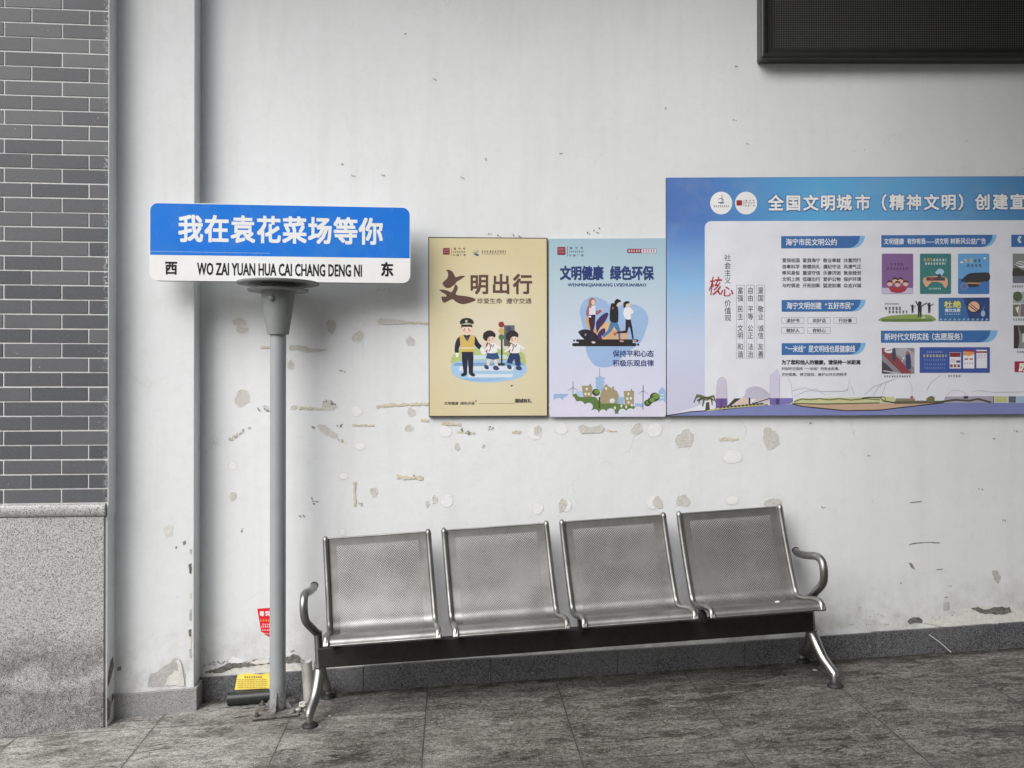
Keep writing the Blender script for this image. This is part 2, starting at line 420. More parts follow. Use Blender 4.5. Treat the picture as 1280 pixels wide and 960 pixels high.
def smear(mb, pts, w, mat, seed, off=.0016):
    """a torn strip of old glue along a line of photo pixels"""
    rnd = random.Random(seed); up, lo = [], []
    for i in range(len(pts) - 1):
        (x0, y0), (x1, y1) = pts[i], pts[i + 1]; L = math.hypot(x1 - x0, y1 - y0) or 1; k = max(2, int(L / 2)); nx, ny = -(y1 - y0) / L, (x1 - x0) / L
        for t in range(k + (i == len(pts) - 2)):
            f = t / k; x, y = x0 + (x1 - x0) * f, y0 + (y1 - y0) * f; a, b = w * rnd.uniform(.12, .66), w * rnd.uniform(.12, .66)
            up.append((x + nx * a, y + ny * a)); lo.append((x - nx * b, y - ny * b))
    off += level(); mb.face([P(x, y, DW) - Vector((0, off, 0)) for x, y in up + lo[::-1]], mat)
def flecks(mb, x0, y0, x1, y1, n, mat, seed, r=(.6, 1.6), spread=3):
    rnd = random.Random(seed)
    for i in range(n):
        f = rnd.random()
        blob(mb, x0 + (x1 - x0) * f + rnd.uniform(-spread, spread), y0 + (y1 - y0) * f + rnd.uniform(-spread, spread) * .6,
             rnd.uniform(*r), rnd.uniform(*r) * .7, seed * 31 + i, mat, False, rough=.3, rot=rnd.uniform(0, 3))

wm = MB()
wm.box((0.5, DW + .15, 2.1), (7.6, .3, 6.4), WALL)
spots = [(300, 404.5, 8, 7.5), (302, 412, 6.5, 5.5), (414, 408, 6, 7.7), (447.5, 421, 7, 6.8), (513, 426.5, 5, 5.7), (363, 456, 3.5, 6),
         (302.5, 497.5, 9.3, 9.6), (411, 506.5, 8, 7), (332, 509, 3.6, 2.6), (367, 509, 3.4, 2.6), (514, 515, 4.6, 5.2), (511, 535, 4.8, 4.2),
         (291, 620, 3.8, 4.8), (467, 614.5, 4.8, 5), (534, 630, 1.9, 3.6), (671.5, 538, 4, 6.4), (796, 536, 6.6, 6.4), (855.5, 548.5, 10.6, 11),
         (963, 548, 10.2, 12.2), (966, 631, 9.2, 9.6), (853.5, 625.5, 7.4, 8), (822, 628, 5.6, 7), (703, 631, 5, 7.4), (543, 624, 2.6, 5), (571, 558, 2.6, 4)]
for i, (x, y, a, b) in enumerate(spots): blob(wm, x, y, a, b, 40 + i, PLAST)
blob(wm, 409, 538.5, 13, 4.6, 91, PLAST, rot=-.62)
ragged(wm, [(723, 532), (729, 530), (736, 534), (744, 533), (752, 530), (756, 536), (752, 541), (742, 541), (734, 541), (727, 542), (723, 538)], PLAST, 5, .4)
ragged(wm, [(471, 401), (476, 398), (486, 398), (497, 399.5), (508, 401.5), (511, 404), (500, 405.5), (485, 405.5), (473, 405)], PLAST, 6, .3)
ragged(wm, [(361, 432), (370, 431), (383, 433), (389, 436), (408, 436), (409, 438), (393, 440), (380, 440), (372, 437), (362, 438)], PLAST, 7, .4)
for i, (pts, w) in enumerate([([(510, 403), (536, 404.3)], 3.4), ([(326, 434), (341, 434.4)], 3.8), ([(374, 509.5), (404, 511)], 3.2), ([(470, 508.5), (490, 506), (536, 504.5)], 4.2),
                              ([(526, 525.5), (536, 525.7)], 3.2), ([(440, 531), (468, 531.8)], 2.6), ([(443, 604), (444, 633)], 3.2), ([(441, 604), (446, 603)], 3), ([(496, 596), (529, 597.5)], 5.2),
                              ([(552, 529.5), (576, 531)], 4), ([(640, 540), (652, 540)], 3.4), ([(758, 538.5), (771, 539.5)], 2.4), ([(898, 549), (923, 548.6)], 4.6), ([(571, 540), (594, 541.5)], 2.6)]):
    smear(wm, pts, w, GLUE, 60 + i)
for i, (x, y, a, b) in enumerate([(446, 514, 6, 6), (450, 558, 5.5, 4.5), (429, 595, 5, 4), (291, 582, 5, 5), (556.6, 539, 7.5, 7), (668, 541, 8, 8), (701, 535, 8, 7.4), (818, 537, 8.6, 9),
                                  (915.6, 570.5, 11.5, 8.6), (558.6, 626, 7.6, 7.4), (672, 635, 7, 6.8), (708, 631, 6, 8), (815, 628, 6.5, 8), (915, 625, 8, 5), (428, 665, 3, 4)]):
    blob(wm, x, y, a, b, 130 + i, FILL, True, .0008, rough=.08)
for i, a in enumerate([(287, 549, 314, 534, 26, PLASTG), (289, 551, 300, 540, 14, GLUE), (404, 500, 423, 508, 9, SCUFF), (320, 512, 338, 513, 6, SCUFF), (423, 549, 431, 552, 10, GLUE), (365, 510, 404, 511, 10, GLUE),
                       (392, 533, 394, 535, 4, SCUFF), (424, 531, 427, 533, 6, SCUFF), (570, 536, 592, 543, 12, SCUFF), (612, 534, 616, 536, 5, SCUFF), (392, 622, 395, 632, 7, SCUFF), (500, 596, 528, 597, 10, SCUFF),
                       (646, 540, 650, 541, 4, PLASTG), (426, 465, 430, 464, 3, SCUFF), (454, 628, 448, 632, 6, PLASTG), (300, 662, 303, 664, 3, SCUFF), (376, 644, 380, 645, 3, SCUFF), (602, 556, 606, 560, 4, PLASTG)]):
    flecks(wm, *a, 200 + i)
for i, (x, y) in enumerate([(741, 288), (747, 285), (745, 290), (733, 291), (610, 292), (622, 294), (640, 293), (648, 295), (577, 222), (478, 219), (542, 99), (505, 42), (830, 135), (917, 150), (934, 180), (700, 192), (606, 199), (440, 220), (427, 205), (918, 82),
                            (1241, 548), (1268, 538), (1201, 541), (1224, 611), (1254, 650), (1027, 634), (1085, 569), (1010, 528), (1180, 746), (1186, 732), (1124, 728), (1150, 250), (968, 240)]):
    flecks(wm, x, y, x + 3, y + 1, 4, SCUFF, 300 + i, (.4, 1.0), 1.4)
smear(wm, [(1136, 681), (1141, 679), (1160, 677.5), (1174, 678.5)], 1.0, SCUFF, 400)
ragged(wm, [(1135, 703), (1139, 704), (1144, 712), (1139, 710)], SCUFF, 401, .4, 2)
smear(wm, [(1170, 712), (1178, 711)], .9, SCUFF, 402); smear(wm, [(1137, 628), (1152, 626.5)], .8, SCUFF, 403)
ragged(wm, [(1240, 714), (1246, 713), (1251, 722), (1247, 730), (1242, 724)], PLASTG, 404, .9, 2)
# blown plaster above the skirting
ragged(wm, [(1154, 778), (1166, 772), (1190, 769), (1205, 760), (1230, 757), (1262, 757), (1272, 762), (1282, 768), (1282, 778), (1230, 780), (1180, 783)], OLDP, 410, 1.2, 4, .0022)
ragged(wm, [(1213, 760), (1222, 759), (1232, 762), (1242, 758), (1262, 759), (1264, 765), (1250, 768), (1238, 767), (1224, 766)], DARKP, 411, 1.0, 3, .0036)
ragged(wm, [(1134, 776), (1138, 772), (1149, 771), (1153, 774), (1152, 778), (1144, 777), (1137, 779)], DARKP, 412, .8, 3, .003)
flecks(wm, 1160, 774, 1215, 768, 26, PLASTG, 413, (.6, 2), 4); flecks(wm, 1190, 770, 1225, 764, 16, DARKP, 414, (.5, 1.2), 4)
ragged(wm, [(1179, 753), (1186, 752), (1186, 762), (1179, 763)], PLASTG, 415, .3, 3)
ragged(wm, [(252, 846), (262, 841), (278, 838), (290, 830), (310, 834), (325, 831), (345, 829), (365, 829), (380, 832), (392, 828), (402, 829), (402, 846), (330, 852), (252, 858)], OLDP, 420, 1.4, 4, .0024)
ragged(wm, [(256, 839), (266, 837), (276, 833), (284, 829), (296, 827), (304, 830), (318, 825), (332, 823), (345, 821), (364, 820), (366, 829), (345, 829), (320, 831), (304, 834), (292, 835), (278, 840), (256, 841)], DARKP, 421, 1.3, 3, .0034)
ragged(wm, [(361, 822), (364, 818), (370, 817), (375, 822), (380, 826), (379, 829), (368, 827), (361, 829)], DARKP, 422, .9, 3, .0034)
ragged(wm, [(284, 826), (292, 820), (300, 823), (308, 826), (300, 829), (290, 829)], FILL, 423, .8, 3, .0044)
ragged(wm, [(312, 828), (324, 824), (338, 823), (346, 824), (336, 828), (320, 831)], OLDP, 424, .9, 3, .0044)
flecks(wm, 256, 832, 300, 825, 26, SCUFF, 425, (.5, 1.3), 3); flecks(wm, 310, 828, 350, 824, 18, SCUFF, 426, (.5, 1.2), 3)
flecks(wm, 363, 815, 367, 812, 6, SCUFF, 427, (.4, .9), 1.5)
flecks(wm, 258, 838, 290, 832, 22, OLDP, 428, (.5, 1.8), 3); flecks(wm, 300, 828, 365, 826, 30, OLDP, 429, (.5, 1.6), 3); flecks(wm, 366, 822, 382, 827, 16, PLASTG, 430, (.5, 1.6), 2.5)
flecks(wm, 262, 846, 400, 836, 30, PLASTG, 431, (.4, 1.3), 4); flecks(wm, 258, 829, 272, 827, 14, SCUFF, 432, (.3, .8), 3)
flecks(wm, 1214, 763, 1262, 762, 20, OLDP, 433, (.5, 1.5), 3); flecks(wm, 1060, 782, 1130, 779, 18, SCUFF, 434, (.3, .9), 3); flecks(wm, 1066, 760, 1100, 770, 16, PLASTG, 435, (.4, 1.1), 7)
wall = props(wm.build('wall', loc=(0, DW, 0)), 'long white painted wall with many peeled plaster spots and glue marks behind the bench', 'wall')
sk = MB()
def skirt_block(x0, x1, hgt, th, mat=GRAN_D, Yb=DW):
    vs = []
    for Y in (Yb - th, Yb + .02):
        for (x, h) in ((x0, 0), (x1, 0), (x1, hgt), (x0, hgt)):
            vs.append((x, Y, floor_z(x, Yb) + (h if h else -.01)))
    sk.mesh(vs, [(0, 1, 2, 3), (7, 6, 5, 4), (0, 4, 5, 1), (3, 2, 6, 7), (0, 3, 7, 4), (1, 5, 6, 2)], mat)
edges = [-1.49, -.70, -.098, .50, 1.1, 1.7, 2.3, 2.9, 3.5, 4.2]
for a, b in zip(edges, edges[1:]): skirt_block(a, b - .0022, .115 + .004 * math.sin(a * 9), .016)
sk.build('skirting', wall, bevel=.0015)

# ------------------------------------------------------------------ white pillar
YAWP = R(5.2)
def yawed(corner, yaw):
    """maps (u along the face to the right, v out of the face towards the camera, z)"""
    c, s = math.cos(yaw), math.sin(yaw)
    return lambda u, v, z: Vector((corner[0] + u * c + v * s, corner[1] + u * s - v * c, z))
def prism(mb, mp, u0, u1, v0, v1, z0, z1, mat):
    vs = [mp(u, v, (z[i] if isinstance(z, tuple) else z)) for z in (z0, z1) for i, (u, v) in enumerate(((u0, v0), (u1, v0), (u1, v1), (u0, v1)))]
    mb.mesh(vs, [(3, 2, 1, 0), (4, 5, 6, 7), (0, 1, 5, 4), (1, 2, 6, 5), (2, 3, 7, 6), (3, 0, 4, 7)], mat)
PX = (243 - 640) / F * 4.245
pc = (PX, 4.245)
pm = yawed(pc, YAWP); pil = MB()
prism(pil, pm, -.52, 0, -.25, 0, -.4, 5.0, WALL)
def pil_patch(pts, mat, seed, amp, off):
    rnd = random.Random(seed); out = []
    for i, p in enumerate(pts):
        q = pts[(i + 1) % len(pts)]; k = max(1, int(math.hypot(q[0] - p[0], q[1] - p[1]) / 3))
        for t in range(k):
            x, y = p[0] + (q[0] - p[0]) * t / k + rnd.uniform(-amp, amp), p[1] + (q[1] - p[1]) * t / k + rnd.uniform(-amp, amp)
            g = P(x, y, 4.235); out.append(pm((g.x - pc[0]) / math.cos(YAWP), off, g.z))
    pil.face(out, mat)
pil_patch([(186, 858), (186, 848), (189, 842), (200, 837), (205, 834), (212, 829), (217, 824), (224, 823), (227, 832), (230, 840), (231, 857)], PLASTG, 2, 1, .002)
pil_patch([(206, 857), (212, 845), (218, 838), (224, 838), (228, 850), (229, 857)], OLDP, 3, 1.2, .0036)
pil_patch([(220, 826), (224, 823), (229, 842), (231, 858), (227, 856), (224, 840)], OLDP, 8, .8, .004)
pil_patch([(205, 664), (211, 655), (217, 660), (215, 670), (208, 672)], OLDP, 4, 1.5, .001)
pil_patch([(149, 832), (153, 830), (154, 835), (150, 837)], SCUFF, 5, .8, .001)
pil_patch([(219, 683), (221, 683), (221, 686), (219, 686)], SCUFF, 6, .4, .001); pil_patch([(228, 678), (231, 676), (232, 680), (229, 682)], SCUFF, 7, .4, .001)
for i, y in enumerate((690, 712, 745, 770, 792, 806, 818)):
    w_ = 1.2 + 1.6 * ((i * 37) % 5) / 4; h_ = 3 + 5 * ((i * 53) % 7) / 6
    pil_patch([(237.2 - w_, y - h_), (238.6, y - h_ * 1.2), (238.6, y + h_), (237 - w_ * .6, y + h_ * .8)], (PLASTG, DARKP, OLDP)[i % 3], 20 + i, .5, .0016)
pillar = props(pil.build('pillar', loc=pm(-.2, 0, floor_z(-1.6, 4.2)), bevel=.004), 'white painted pillar with flaking plaster at its foot, between brick pier and wall', 'pillar')
sk = MB()
z0, z1 = tuple(floor_z(pm(u, v, 0).x, pm(u, v, 0).y) - .01 for u, v in ((-.52, -.1), (.016, -.1), (.016, .016), (-.52, .016))), None
z1 = tuple(z + .115 for z in z0)
prism(sk, pm, -.52, .016, -.1, .016, z0, z1, GRAN_P)
sk.build('skirting', pillar, bevel=.002)

# ------------------------------------------------------------------ brick pier with granite dado
YAWB = R(5.5)
bc = ((134.5 - 640) / F * 4.105, 4.105)
bmap = yawed(bc, YAWB)
base_z = floor_z(*bc)
ZL = P(0, 638, 4.09).z
pier = empty('brick_pier', bmap(-.3, 0, base_z), 'pier of dark grey glazed bricks with pale joints on a speckled granite dado', 'pier')
BR = m_brick(); MORT = m_plaster('pale_mortar', (.66, .655, .65), (.78, .775, .77), 140)
fb = MB(); gap = .0062; RH, BL = .0646, .2455
zb = P(130, 628.5, 4.105).z
prism(fb, bmap, -1.2, -.003, -.12, -.0012, zb - .02, 5.0, MORT)
row = 0; z = zb
rnd = random.Random(3)
while z < 4.9:
    # joints seen in the photo: 81.7 px on one kind of row, 45.7 and 114 px on the other
    j = ((81.7 if row % 2 == 0 else 114) - 137) / F * 4.105 + .0
    cuts = [0.0]; u = j
    while u > -1.2: cuts.append(u); u -= BL
    for a, b in zip(cuts, cuts[1:]):
        u0, u1 = b + gap / 2, a - (gap / 2 if a < 0 else 0)
        dv = rnd.uniform(-.0006, .0006); dz = rnd.uniform(-.0008, .0008)
        prism(fb, bmap, u0, u1, -.01, .0015 + dv, z + gap / 2 + dz, z + RH - gap / 2 + dz, BR)
    z += RH; row += 1
fo = fb.build('brick_facing', pier, bevel=.0012)
# the brick material reads object space with its origin on the corner
for ob in (fo,):
    me = ob.data; off = Vector((bc[0], bc[1], 0)) - pier.location
    for v in me.vertices: v.co = Matrix.Rotation(-YAWB, 3, 'Z') @ (v.co - off)
    ob.location = off; ob.rotation_euler.z = YAWB
gb = MB()
zg = tuple(floor_z(bmap(u, v, 0).x, bmap(u, v, 0).y) - .01 for u, v in ((-1.2, -.05), (-.012, -.05), (-.012, .012), (-1.2, .012)))
ztop = P(130, 646, 4.09).z
prism(gb, bmap, -1.2, -.012, -.05, .008, zg, ztop, GRAN_L)
gob = gb.build('granite_dado', pier, bevel=.002)
lb = MB(); LEDGE = m_granite('polished_granite_ledge', False, False)
zc = (zb + ztop) / 2; hh = (zb - ztop) / 2 - .0015
prof = [(-.03, hh), (.004, hh)] + [(.006 + .016 * math.sin(a), hh * math.cos(a)) for a in [k * math.pi / 10 for k in range(1, 10)]] + [(.004, -hh), (-.03, -hh)]
n = len(prof)
vs = [bmap(u, v, zc + w) for u in (-1.2, -.006) for (v, w) in prof]
lb.mesh(vs, [(i, (i + 1) % n, n + (i + 1) % n, n + i) for i in range(n)], LEDGE, False); lb.mesh(vs[n:], [tuple(range(n))], LEDGE)
lb.build('ledge', pier)
pr = MB()
prism(pr, bmap, -.0025, .004, -.14, -.0005, ztop, 5.0, WALL)
prism(pr, bmap, -.0115, -.0005, -.14, -.003, base_z - .02, ztop - .0005, WALL)
def side_patch(pts, mat, seed, off=.0012):
    rnd = random.Random(seed); out = []
    for (v, zz) in pts: out.append(bmap(-.0005 + off, -v + rnd.uniform(-.004, .004), base_z + zz + rnd.uniform(-.006, .006)))
    pr.face(out, mat)
side_patch([(.004, .20), (.02, .24), (.045, .28), (.08, .29), (.085, .25), (.06, .21), (.03, .19), (.01, .17)], DARKP, 1)
side_patch([(.004, .02), (.03, .03), (.05, .09), (.02, .12), (.004, .13)], DARKP, 2)
side_patch([(.05, .08), (.09, .1), (.09, .13), (.06, .12)], DARKP, 3)
pr.build('plaster_return', pier)

# ------------------------------------------------------------------ lettering and flat print
_fc = bpy.data.curves.new('font', 'FONT'); _fc.resolution_u = 2; _fo = bpy.data.objects.new('font', _fc); _gl = {}
def glyph(ch, bold):
    k = (ch, bold)
    if k not in _gl:
        _fc.body = ch; _fc.offset = bold
        me = bpy.data.meshes.new_from_object(_fo)
        _gl[k] = ([tuple(v.co[:2]) for v in me.vertices], [tuple(p.vertices) for p in me.polygons]); bpy.data.meshes.remove(me)
    return _gl[k]
class Art:
    """flat print laid sheet over sheet on a board; mp(x, y, lift) gives the point on its face"""
    def __init__(s, mp, step=.000009, wash=0): s.wash = wash; s.mp = mp; s.k = 0; s.step = step; s.o = (0, 0, 1); s.mb = MB(); s.gain = None
    def at(s, ox, oy, sc): s.o = (ox, oy, sc)
    def pt(s, x, y): return (s.o[0] + x / s.o[2], s.o[1] + y / s.o[2])
    def col(s, c):
        if not isinstance(c, (tuple, list)): return c
        w = s.wash; g = (150, 149, 160)     # mutes the print towards grey
        return ink(tuple(round(a * (1 - w) + b * w) for a, b in zip(c, g)), s.gain)
    def up(s): s.k += 1
    def poly(s, pts, c):
        s.up(); s.mb.face([s.mp(*s.pt(x, y), s.k * s.step) for x, y in pts], s.col(c))
    def smooth(s, pts, c, n=5):
        q = spline([(x, y, 0) for x, y in list(pts) + [pts[0]]], n)[:-1]; s.poly([(v.x, v.y) for v in q], c)
    def rect(s, x0, y0, x1, y1, c): s.poly([(x0, y0), (x1, y0), (x1, y1), (x0, y1)], c)
    def rrect(s, x0, y0, x1, y1, r, c):
        p = []
        for (cx, cy, a0) in ((x1 - r, y0 + r, -90), (x1 - r, y1 - r, 0), (x0 + r, y1 - r, 90), (x0 + r, y0 + r, 180)):
            p += [(cx + r * math.cos(R(a0 + k * 15)), cy + r * math.sin(R(a0 + k * 15))) for k in range(7)]
        s.poly(p, c)
    def ell(s, cx, cy, rx, ry, c, n=24, rot=0):
        s.poly([(cx + rx * math.cos(a) * math.cos(rot) - ry * math.sin(a) * math.sin(rot), cy + rx * math.cos(a) * math.sin(rot) + ry * math.sin(a) * math.cos(rot)) for a in [2 * math.pi * k / n for k in range(n)]], c)
    def stroke(s, pts, w, c, w2=None):
        up, lo = [], []; m = len(pts); c = s.col(c)
        for i in range(m):
            a, b = pts[max(i - 1, 0)], pts[min(i + 1, m - 1)]; L = math.hypot(b[0] - a[0], b[1] - a[1]) or 1
            ww = (w + ((w2 if w2 is not None else w) - w) * i / max(1, m - 1)) / 2
            nx, ny = -(b[1] - a[1]) / L * ww, (b[0] - a[0]) / L * ww
            up.append((pts[i][0] + nx, pts[i][1] + ny)); lo.append((pts[i][0] - nx, pts[i][1] - ny))
        s.up()
        for i in range(m - 1):
            s.mb.face([s.mp(*s.pt(x, y), s.k * s.step + (i % 2) * .000003) for x, y in (up[i], up[i + 1], lo[i + 1], lo[i])], c)
    def frame(s, x0, y0, x1, y1, w, c):
        s.rect(x0, y0, x1, y0 + w, c); s.rect(x0, y1 - w, x1, y1, c); s.rect(x0, y0, x0 + w, y1, c); s.rect(x1 - w, y0, x1, y1, c)
    def ch(s, ch, cx, cy, w, h, c, bold=.012, slant=0, rot=0):
        """one character in a cell of w by h centred on cx, cy"""
        v, f = glyph(ch, 0); c = s.col(c)
        m = 1 if bold < .006 else (4 if bold < .025 else 8)
        for i in range(m):
            bx, by = (0, 0) if m == 1 else [(bold * a, bold * b) for a, b in ((1, 1), (-1, 1), (1, -1), (-1, -1), (1, 0), (-1, 0), (0, 1), (0, -1))][i]; q = []
            if ch in '“”': bx += .5 - (min(x for x, y in v) + max(x for x, y in v)) / 2 + (.25 if ch == '“' else -.25)
            for (x, y) in v:
                dx, dy = (x + bx - .5) * w, -(y + by - .375) * h
                dx -= dy * slant; q.append(s.mp(*s.pt(cx + dx * math.cos(rot) - dy * math.sin(rot), cy + dx * math.sin(rot) + dy * math.cos(rot)), s.k * s.step + i * .000004))
            s.mb.mesh(q, f, c)
    def line(s, txt, x0, x1, cy, h, c, bold=.012, w=None, dy=0):
        s.up(); n = len(txt); p = (x1 - x0) / n
        for i, t in enumerate(txt):
            if t != ' ': s.ch(t, x0 + p * (i + .5), cy + dy * (i + .5) / n, w or p * 1.02, h, c, bold)
    def col_text(s, txt, cx, ys, w, h, c, bold=.008):
        s.up()
        for t, y in zip(txt, ys): s.ch(t, cx, y, w, h, c, bold)
    def latin(s, txt, x0, x1, y0, y1, c, bold=.0, dy=0):
        s.up(); v, f = glyph(txt, 0); xs = [a[0] for a in v]; X0, X1 = min(xs), max(xs); c = s.col(c)
        cap = .715
        for i, (bx, by) in enumerate([(0, 0)] if not bold else [(bold, bold), (-bold, bold), (bold, -bold), (-bold, -bold)]):
            s.mb.mesh([s.mp(*s.pt(x0 + (x - X0 + bx * 1.6) / (X1 - X0) * (x1 - x0), y1 - (y + by) / cap * (y1 - y0) + dy * (x - X0) / (X1 - X0)), s.k * s.step + i * .000004) for x, y in v], f, c)
    def bars(s, x0, x1, y, h, c, seed=1, unit=None):
        """lines of print too small to read, as broken dashes"""
        s.up(); rnd = random.Random(seed); x = x0; u = unit or h
        while x < x1 - u * .3:
            w = min(u * rnd.uniform(.7, .95), x1 - x); k = s.col(c)
            for q in range(3):
                hh = h / 3.4; yy = y + q * h / 3
                s.mb.face([s.mp(*s.pt(a, b), s.k * s.step) for a, b in ((x + w * rnd.uniform(0, .2), yy), (x + w * rnd.uniform(.75, 1), yy), (x + w * rnd.uniform(.75, 1), yy + hh * .6), (x + w * rnd.uniform(0, .2), yy + hh * .6))], k)
            xm = x + w * rnd.uniform(.3, .6)
            s.mb.face([s.mp(*s.pt(a, b), s.k * s.step + .000004) for a, b in ((xm, y), (xm + w * .16, y), (xm + w * .16, y + h), (xm, y + h))], k)
            x += u * 1.08
    def part(s, name, parent):
        o = s.mb.build(name, parent); s.mb = MB(); return o
def wall_face(Y): return lambda x, y, lift: P(x, y, Y) - Vector((0, lift + .00006, 0))
def board(mb, corners, Y0, Y1, face, edge, inset=0):
    """a slab from photo-pixel corners on the plane Y0 (front) back to Y1"""
    a = [P(x, y, Y0) for x, y in corners]; b = [Vector((p.x, Y1, p.z)) for p in a]; n = len(a)
    mb.face(a, face)
    for i in range(n): mb.face([a[i], a[(i + 1) % n], b[(i + 1) % n], b[i]], edge)

# ------------------------------------------------------------------ street sign on its pole
SX, SY = -1.0575, 4.159
sb = Vector((SX, SY, floor_z(SX, SY)))
sign = empty('street_sign', sb, 'blue and white street name sign on a grey pole bolted to the floor', 'street sign')
YS = R(5.5); sw, z_top, z_bot, z_mid = 1.152, 2.207, 1.860, 1.974
sm = lambda u, v, z: Vector((SX + .0025 + (u - .0157 + 0.0) * math.cos(YS) + v * math.sin(YS), SY - .0 + (u - .0) * math.sin(YS) - v * math.cos(YS), z))
u0, u1, r = -.5604 + .0157, .5917 + .0157, .036
def outline(x0, x1, z0, z1, r, lo=True, hi=True):
    p = []
    for (cx, cz, a0, on) in ((x1 - r, z0 + r, -90, lo), (x1 - r, z1 - r, 0, hi), (x0 + r, z1 - r, 90, hi), (x0 + r, z0 + r, 180, lo)):
        if on: p += [(cx + r * math.cos(R(a0 + k * 10)), cz + r * math.sin(R(a0 + k * 10))) for k in range(10)]
        else: p.append({-90: (x1, z0), 0: (x1, z1), 90: (x0, z1), 180: (x0, z0)}[a0])
    return p
BLUE = NT('blue_sign_film'); BLUE.done(BLUE.mix(BLUE.ramp(BLUE.noise(6, 6, .7), .4, .72), (.016, .19, .74), (.03, .21, .68)), BLUE.ramp(BLUE.noise(9, 5), .3, .7, .16, .34), 0, .5); BLUE.bump(BLUE.noise(3, 3), .04, .02); BLUE = BLUE.mat
SWHITE = NT('white_sign_film'); SWHITE.done(SWHITE.mix(SWHITE.ramp(SWHITE.noise(7, 6, .7), .4, .75), (.87, .88, .89), (.80, .80, .79)), .3, 0, .5); SWHITE = SWHITE.mat
SEDGE = plain('sign_aluminium_edge', (.42, .43, .44), .4, .6)
mb = MB(); th = .022
po = outline(u0, u1, z_bot, z_top, r)
front = [sm(u, th, z) for u, z in po]; back = [sm(u, -th, z) for u, z in po]; n = len(po)
mb.face(front, SWHITE); mb.face(back[::-1], SWHITE)
for i in range(n): mb.face([front[i], front[(i + 1) % n], back[(i + 1) % n], back[i]], SEDGE, True)
panel = mb.build('sign_panel', sign)
mb = MB(); mb.face([sm(u, th + .0003, z) for u, z in outline(u0 + .003, u1 - .003, z_mid, z_top - .003, r - .003, lo=False)], BLUE)
mb.build('blue_band', panel)
art = Art(lambda x, y, l: sm(u0 + x / 1230 * (u1 - u0), th + .0005 + l, z_top - y / 361 * (z_top - z_bot)))
art.stroke([(2, 226), (300, 227.5), (560, 228)], 2.2, plain('worn_film_line', (.30, .46, .78), .4)); art.part('worn_line', panel)
for i, t in enumerate('我在袁花菜场等你'): art.up(); art.ch(t, 190 + 121.5 * i, 118, 118, 132, SWHITE, .026)
art.part('white_lettering', panel)
SBLACK = plain('black_sign_film', (.012, .012, .014), .3)
art.ch('西', 100, 302, 59, 66, SBLACK, .032); art.part('west_character', panel)
art.ch('东', 1118, 297, 63, 70, SBLACK, .032); art.part('east_character', panel)
art.latin('WO ZAI YUAN HUA CAI CHANG DENG NI', 221, 996, 275, 332, SBLACK, .018)
art.part('black_lettering', panel)
mb = MB(); mb.lathe((SX, SY, 1.8505), [(0, 0), (.180, 0), (.180, 0), (.182, .002), (.182, .009), (.182, .009), (0, .009)], CONE, 56)
mb.build('top_flange', sign)
mb = MB(); mb.lathe((SX, SY, 0), [(.072, 1.826), (.072, 1.851)], CONE, 40); mb.build('neck', sign)
mb = MB(); mb.lathe((SX, SY, 1.8185), [(0, 0), (.132, 0), (.132, 0), (.135, .002), (.135, .009), (.135, .009), (0, .009)], CONE, 56)
mb.build('lower_flange', sign)
mb = MB(); mb.lathe((SX, SY, 0), [(.036, 1.624), (.0475, 1.624), (.0475, 1.624), (.049, 1.634), (.074, 1.80), (.076, 1.819)], CONE, 48)
cone = mb.build('cone_socket', sign)
mb = MB(); ax = Matrix.Rotation(R(90), 3, 'X')
mb.lathe(Vector((SX - .012, SY - .0735, 1.782)), [(0, .010), (.009, .0095), (.0125, .006), (.0135, -.01)], CONE, 20, axis=ax)
mb.build('bolt', cone)
mb = MB(); mb.lathe((SX, SY, 0), [(.0355, sb.z), (.0355, 1.63)], POLE, 40); mb.build('pole', sign)
mb = MB(); M = Matrix.Rotation(YS, 3, 'Z') @ Matrix.Rotation(-math.atan(FS), 3, 'Y')
mb.box(sb + Vector((0.004, 0, .006)), (.205, .19, .009), RUST, M, .002); plate = mb.build('base_plate', sign)
for k, (du, dv) in enumerate(((-.08, -.072), (.08, -.072), (.08, .072), (-.08, .072))):
    mb = MB(); p = sb + M @ Vector((du, dv, .0125)); mb.lathe(p, [(0, .016), (.006, .016), (.006, 0)], RUST, 12, smooth=False); mb.lathe(p, [(0, .008), (.012, .008), (.012, 0)], RUST, 6, smooth=False)
    mb.build('anchor_bolt', plate)
for k in range(4):
    a = R(-92 + 90 * k) + YS; d = Vector((math.cos(a), math.sin(a), 0)); nn = Vector((-math.sin(a), math.cos(a), 0)) * .003; o = sb + Vector((0, 0, .0115))
    e_, h_ = (.062, .082) if k == 0 else (.062, .040); tri = [o + d * .034, o + d * e_, o + d * e_ + Vector((0, 0, .006)), o + d * .040 + Vector((0, 0, h_)), o + d * .034 + Vector((0, 0, h_))]
    mb = MB(); mb.face([p - nn for p in tri], POLE); mb.face([p + nn for p in tri][::-1], POLE)
    for i in range(5): j = (i + 1) % 5; mb.face([tri[i] - nn, tri[j] - nn, tri[j] + nn, tri[i] + nn], POLE)
    mb.build('gusset', sign)

